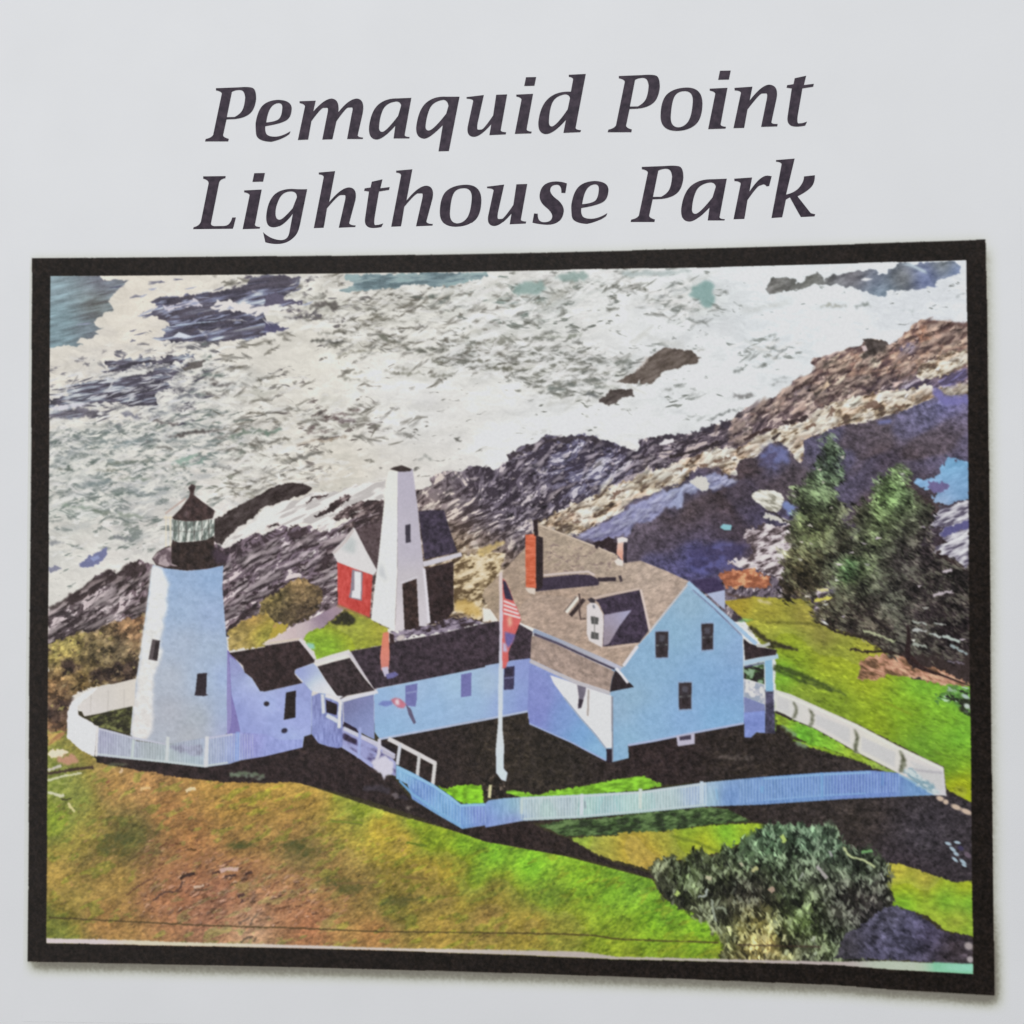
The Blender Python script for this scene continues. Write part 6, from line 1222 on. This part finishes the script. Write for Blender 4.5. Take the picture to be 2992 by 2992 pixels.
# ------------------------------------------------------------------ lettering (measured outlines; c marks a curve handle)
GLYPHS = {
    'P': ('Ta', ['172,140 330,134 400,128c 456,146c 455,215 447,290c 370,352c 300,358 246,360 222,470 222,487c 262,497 258,515 95,515 100,498 140,490c 152,470 213,180 214,163c 172,155',
                 '284,166 300,156c 350,150c 374,172c 378,205 374,262c 345,322c 303,343 248,344']),
    'e': ('Ta', ['698,443 690,463 640,502c 560,518 460,514c 450,410c 452,385 466,296c 540,225c 612,222 702,225c 706,280 705,348c 620,392c 520,408 516,440c 538,482c 590,482 640,480c',
                 '526,382 536,310c 580,246c 616,245 642,247c 640,280 636,342c 590,376c']),
    'm': ('Ta', ['762,232 875,228 858,305 935,215c 988,213 1046,217c 1035,310 1110,213c 1168,213 1226,220c 1206,320 1172,470 1172,487c 1210,488 1207,498 1097,498 1130,320 1142,275c 1118,276c 1088,278c 1022,372 993,500 922,502 955,335 968,278c 945,278c 912,280c 845,372 822,502 750,505 800,268 796,250c 762,245']),
    'a': ('Ta', ['1550,208 1503,468 1502,484c 1538,484 1535,494 1425,494 1437,405 1350,502c 1305,502 1245,500c 1252,410 1266,300c 1370,210c 1455,212',
                 '1478,262 1472,232c 1440,234 1370,243c 1325,350c 1322,420 1324,450c 1347,448 1376,442c 1457,335']),
    'q': ('Ta', ['1890,200 1815,583 1742,585 1772,400 1680,496c 1640,496 1578,490c 1585,410 1600,290c 1710,195c 1795,200',
                 '1812,265 1806,224c 1775,222 1700,233c 1655,345c 1650,412 1652,442c 1677,438 1710,430c 1796,320']),
    'u': ('Tb', ['560,232 700,215 650,440 641,494c 667,495c 700,490c 775,380 800,213 888,210 836,498 836,513c 880,515 876,532 745,538 760,450 672,552c 620,552 558,550c 570,470 614,265 616,246c 562,244']),
    'i': ('Tb', ['962,212 1097,205 1045,490 1044,507c 1086,510 1082,524 950,528 1004,252 1002,234c 962,227', '1040,72 1122,70 1108,140 1026,142']),
    'd': ('Tb', ['1385,52 1522,45 1440,478 1440,497c 1484,498 1478,514 1342,520 1362,415 1262,530c 1200,530 1133,526c 1140,430 1155,300c 1290,182c 1402,188 1420,90 1420,72c 1386,68',
                 '1395,240 1386,206c 1350,210 1270,225c 1226,350c 1225,430 1225,472c 1252,468 1292,455c 1376,330']),
    'o': ('Tc', ['742,265 862,268c 862,395 860,520c 745,614c 650,615 524,612c 524,495 526,360c 640,266c',
                 '726,294 788,298c 784,380 776,500c 712,585c 665,586 606,582c 606,505 612,385c 660,292c']),
    'n': ('Tc', ['1120,268 1265,258 1242,370 1342,240c 1402,242 1478,248c 1460,350 1418,543 1418,562c 1468,558 1465,578 1335,582 1375,385 1392,312c 1360,312c 1322,314c 1225,442 1198,590 1112,592 1172,308 1172,290c 1122,288']),
    't': ('Tc', ['1698,170 1680,245 1760,235 1755,258 1668,272 1630,490 1622,556c 1652,553c 1670,552c 1705,540 1690,572 1650,580c 1618,580 1538,580c 1548,500 1582,272 1540,266 1545,246 1596,238 1606,190']),
    'L': ('Ta', ['82,762 240,760 238,775 202,780c 194,805 136,1095 138,1112c 165,1113 225,1112 272,1112c 287,1052 312,1052 292,1132 10,1135 15,1120 55,1112c 66,1080 120,812 121,787c 82,778']),
    'g': ('Tg', ['1015,212 868,930 838,1062c 748,1135 630,1245c 450,1245 330,1245c 228,1212 185,1020 330,1160c 520,1170 648,1170c 678,1035 746,670 560,932c 380,932 234,928c 245,720 262,480c 480,210c 730,206 860,218c',
                 '820,370 826,260c 720,254 560,250c 420,530c 418,660 420,792c 500,786 562,780c 742,570']),
    'h': ('Ta', ['897,735 1012,725 970,945 1055,840c 1112,840 1172,844c 1155,930 1112,1088 1111,1107c 1158,1108 1155,1120 1038,1125 1078,950 1092,894c 1068,893c 1032,895c 955,987 932,1125 862,1128 932,768 931,750c 898,748']),
    's': ('Tb', ['1370,928 1357,1005 1325,1003 1328,936c 1285,938 1234,942c 1235,985 1238,1020c 1298,1062 1346,1105c 1345,1150 1332,1262c 1212,1262 1150,1260c 1092,1245 1105,1170 1135,1172 1132,1238c 1182,1240 1250,1242c 1252,1190 1248,1155c 1192,1112 1145,1070c 1150,1020 1160,914c 1280,912 1330,912c']),
    'r': ('Tc', ['1118,1000 1262,990 1240,1105 1325,975c 1385,975 1420,980 1400,1058 1380,1062 1362,1042c 1340,1050c 1300,1064c 1225,1172 1200,1325 1112,1328 1170,1042 1171,1022c 1120,1018']),
    'k': ('Tc', ['1455,850 1605,838 1536,1128 1610,1112c 1682,1020c 1680,982 1768,972 1770,1040c 1690,1112c 1628,1142 1735,1278 1772,1287 1765,1305 1655,1310 1567,1150 1535,1168 1505,1312 1418,1318 1500,884 1500,866c 1455,862']),
}


def glyph(ch, box=None):
    """closed loops of measured points; box = (tile, x0, y0, x1, y1) refits the outline"""
    t, loops = GLYPHS[ch]
    t = TILES[t]
    out = []
    for lp in loops:
        raw = [(float(a.rstrip('c').split(',')[0]), float(a.rstrip('c').split(',')[1]), a.endswith('c')) for a in lp.split()]
        full = []
        n = len(raw)
        for i, (x, y, c) in enumerate(raw):
            full.append((x, y, c))
            nx = raw[(i + 1) % n]
            if c and nx[2]:
                full.append(((x + nx[0]) / 2, (y + nx[1]) / 2, False))
        pts, n = [], len(full)
        for i, (x, y, c) in enumerate(full):
            if not c:
                pts.append((x, y))
            else:
                a, b = full[i - 1], full[(i + 1) % n]
                for s in np.arange(1, 9) / 9:
                    pts.append(((1 - s) ** 2 * a[0] + 2 * s * (1 - s) * x + s * s * b[0], (1 - s) ** 2 * a[1] + 2 * s * (1 - s) * y + s * s * b[1]))
        out.append(np.array(pts) * t[2] + np.array(t[:2]))
    if box:
        k = TILES[box[0]]
        lo, hi = np.array(box[1:3]) * k[2] + np.array(k[:2]), np.array(box[3:5]) * k[2] + np.array(k[:2])
        al = np.vstack(out)
        a, b = al.min(0), al.max(0)
        out = [(p - a) / (b - a) * (hi - lo) + lo for p in out]
    return out


WORDS = [('first title word in dark purple italic letters, Pemaquid', [('P',), ('e',), ('m',), ('a',), ('q',), ('u',), ('i',), ('d',)]),
         ('second title word in dark purple italic letters, Point', [('P', ('Tc', 98, 162, 518, 625)), ('o',), ('i', ('Tc', 908, 128, 1090, 600)), ('n',), ('t',)]),
         ('longest title word in dark purple italic letters, Lighthouse', [('L',), ('i', ('Ta', 360, 738, 517, 1135)), ('g',), ('h',), ('t', ('Ta', 1217, 783, 1397, 1127)), ('h', ('Ta', 1408, 712, 1703, 1118)),
          ('o', ('Tb', 345, 938, 680, 1278)), ('u', ('Tb', 725, 932, 1050, 1272)), ('s',), ('e', ('Tb', 1405, 908, 1705, 1255))]),
         ('last title word in dark purple italic letters, Park', [('P', ('Tc', 282, 895, 708, 1350)), ('a', ('Tc', 690, 1000, 1058, 1347)), ('r',), ('k',)])]

# ------------------------------------------------------------------ materials
def nodes_of(name):
    m = bpy.data.materials.new(name)
    m.use_nodes = True
    nt = m.node_tree
    return m, nt, nt.nodes['Principled BSDF']


def noise(nt, coord, scale, detail=3.0):
    n = nt.nodes.new('ShaderNodeTexNoise')
    n.inputs['Scale'].default_value = scale
    n.inputs['Detail'].default_value = detail
    nt.links.new(coord.outputs['Object'], n.inputs['Vector'])
    return n


def finish(nt, b, coord, rough, spec, bump):
    b.inputs['Roughness'].default_value = rough
    b.inputs['Specular IOR Level'].default_value = spec
    n = noise(nt, coord, 2600, 4)
    bp = nt.nodes.new('ShaderNodeBump')
    bp.inputs['Strength'].default_value = bump
    bp.inputs['Distance'].default_value = 0.00006
    nt.links.new(n.outputs['Fac'], bp.inputs['Height'])
    nt.links.new(bp.outputs['Normal'], b.inputs['Normal'])


def mottled(nt, coord, scale, stops):
    n = noise(nt, coord, scale)
    r = nt.nodes.new('ShaderNodeValToRGB')
    r.color_ramp.elements[0].position, r.color_ramp.elements[0].color = stops[0][0], (*stops[0][1], 1)
    r.color_ramp.elements[1].position, r.color_ramp.elements[1].color = stops[1][0], (*stops[1][1], 1)
    nt.links.new(n.outputs['Fac'], r.inputs['Fac'])
    return r


PAPER = (0.800, 0.805, 0.815)
# bare paper: faint fibre clouding
paper, nt, b = nodes_of('paper')
co = nt.nodes.new('ShaderNodeTexCoord')
base = mottled(nt, co, 60, [(0.3, tuple(c * 0.985 for c in PAPER)), (0.7, tuple(c * 1.012 for c in PAPER))])
ink = nt.nodes.new('ShaderNodeVertexColor')
ink.layer_name = 'ink'
mul = nt.nodes.new('ShaderNodeMix')
mul.data_type, mul.blend_type = 'RGBA', 'MULTIPLY'
mul.inputs[0].default_value = 1.0
nt.links.new(base.outputs['Color'], mul.inputs[6])
nt.links.new(ink.outputs['Color'], mul.inputs[7])
nt.links.new(mul.outputs[2], b.inputs['Base Color'])
finish(nt, b, co, 0.75, 0.15, 0.25)
# printed toner: colour carried by the print, with a fine dot grain
toner, nt, b = nodes_of('toner')
co = nt.nodes.new('ShaderNodeTexCoord')
base = mottled(nt, co, 1900, [(0.3, (0.97, 0.97, 0.97)), (0.7, (1.02, 1.02, 1.02))])
ink = nt.nodes.new('ShaderNodeVertexColor')
ink.layer_name = 'ink'
mul = nt.nodes.new('ShaderNodeMix')
mul.data_type, mul.blend_type = 'RGBA', 'MULTIPLY'
mul.inputs[0].default_value = 1.0
nt.links.new(base.outputs['Color'], mul.inputs[6])
nt.links.new(ink.outputs['Color'], mul.inputs[7])
nt.links.new(mul.outputs[2], b.inputs['Base Color'])
finish(nt, b, co, 0.42, 0.16, 0.3)
# lettering toner
letter_ink, nt, b = nodes_of('letter_toner')
co = nt.nodes.new('ShaderNodeTexCoord')
base = mottled(nt, co, 900, [(0.34, (0.024, 0.016, 0.028)), (0.68, (0.058, 0.040, 0.058))])
nt.links.new(base.outputs['Color'], b.inputs['Base Color'])
finish(nt, b, co, 0.45, 0.18, 0.3)

# ------------------------------------------------------------------ the page as objects
page = bpy.data.objects.new('printed_page', None)
scene.collection.objects.link(page)
page['label'] = 'white printed page with a two-line italic title over a black-bordered lighthouse picture'
page['category'] = 'printed page'
page.empty_display_size = 0.02


def lin(c):
    c = np.clip(c, 0, 255) / 255.0
    return np.where(c <= 0.04045, c / 12.92, ((c + 0.055) / 1.055) ** 2.4)


def link(name, verts, faces, mat, parent, label=None, ink=None, smooth=True):
    """faces: (n, 4) or (n, 3) index array"""
    faces = np.asarray(faces, np.int32)
    k = faces.shape[1]
    me = bpy.data.meshes.new(name)
    me.vertices.add(len(verts))
    me.vertices.foreach_set('co', np.asarray(verts, np.float32).ravel())
    me.loops.add(faces.size)
    me.loops.foreach_set('vertex_index', faces.ravel())
    me.polygons.add(len(faces))
    me.polygons.foreach_set('loop_start', np.arange(0, faces.size, k, dtype=np.int32))
    me.polygons.foreach_set('use_smooth', np.full(len(faces), smooth, bool))
    if ink is not None:
        at = me.color_attributes.new('ink', 'FLOAT_COLOR', 'POINT')
        at.data.foreach_set('color', np.concatenate([ink, np.ones((len(ink), 1))], 1).astype(np.float32).ravel())
    me.update(calc_edges=True)
    me.materials.append(mat)
    o = bpy.data.objects.new(name, me)
    scene.collection.objects.link(o)
    o.parent = parent
    if label:
        o['label'] = label
    return o


def lift(x, y, h=0.0):
    return np.stack([x * U, y * U, (page_z(x, y) + LIFT) * U + h], -1)


# the sheet itself, a real thin sheet with two sides and an edge
nx, ny = 90, 90
ex, ey = np.linspace(-0.68, 0.66, nx), np.linspace(0.76, -0.80, ny)
px, py = np.meshgrid(ex, ey)
top = lift(px, py).reshape(-1, 3)
bot = lift(px, py, -0.00025).reshape(-1, 3)
ij = (np.arange(ny - 1)[:, None] * nx + np.arange(nx - 1)[None, :]).ravel()
ft = np.stack([ij, ij + nx, ij + nx + 1, ij + 1], 1)
rim = np.concatenate([np.arange(nx), np.arange(2 * nx - 1, nx * ny, nx), np.arange(nx * ny - 2, nx * (ny - 1) - 1, -1), np.arange(nx * (ny - 2), 0, -nx)])
fr = np.stack([rim, np.roll(rim, -1), np.roll(rim, -1) + nx * ny, rim + nx * ny], 1)
sheet = link('paper_sheet', np.vstack([top, bot]), np.vstack([ft, ft[:, ::-1] + nx * ny, fr]), paper, page, 'white paper of the page', ink=np.ones((2 * nx * ny, 3)), smooth=False)

# the printed picture: one fine mesh of ink cells, handed out to the parts it shows
hh, ww = H // 2, W // 2
small = INK.reshape(hh, 2, ww, 2, 3).mean((1, 3))
ids = IDS[::2, ::2][:hh, :ww]
cx = X0 + (np.arange(ww) * 2 + 1) / RES
cy = Y1 - (np.arange(hh) * 2 + 1) / RES
mx, my = np.meshgrid(cx, cy)
co3 = lift(mx, my, 0.00005).reshape(-1, 3)
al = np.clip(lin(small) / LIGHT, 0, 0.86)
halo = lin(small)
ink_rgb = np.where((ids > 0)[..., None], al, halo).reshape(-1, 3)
quad = (np.arange(hh - 1)[:, None] * ww + np.arange(ww - 1)[None, :])
cell = ids[:-1, :-1]
made = {}
for k, (name, par, label) in enumerate(PARTS):
    q = quad[cell == k].ravel()
    if not len(q):
        print('nothing printed for', name, label)
        continue
    f = np.stack([q, q + ww, q + ww + 1, q + 1], 1)
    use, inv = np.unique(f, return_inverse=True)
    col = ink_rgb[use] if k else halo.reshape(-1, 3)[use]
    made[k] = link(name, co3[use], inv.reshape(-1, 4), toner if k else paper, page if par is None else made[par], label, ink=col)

# title words
for label, letters in WORDS:
    cu = bpy.data.curves.new('title_word', 'CURVE')
    cu.dimensions = '2D'
    cu.fill_mode = 'BOTH'
    for l in letters:
        for loop in glyph(*l):
            q = unproject(loop)
            sp = cu.splines.new('POLY')
            sp.points.add(len(q) - 1)
            for p, (x, y) in zip(sp.points, q):
                p.co = (x, y, 0, 1)
            sp.use_cyclic_u = True
    tmp = bpy.data.objects.new('title_word', cu)
    me = bpy.data.meshes.new_from_object(tmp)
    bpy.data.objects.remove(tmp)
    bpy.data.curves.remove(cu)
    v = np.zeros(len(me.vertices) * 3, np.float32)
    me.vertices.foreach_get('co', v)
    v = v.reshape(-1, 3)
    me.vertices.foreach_set('co', lift(v[:, 0], v[:, 1], 0.00006).astype(np.float32).ravel())
    me.update()
    me.materials.clear()
    me.materials.append(letter_ink)
    o = bpy.data.objects.new('title_word', me)
    scene.collection.objects.link(o)
    o.parent = page
    o['label'] = label
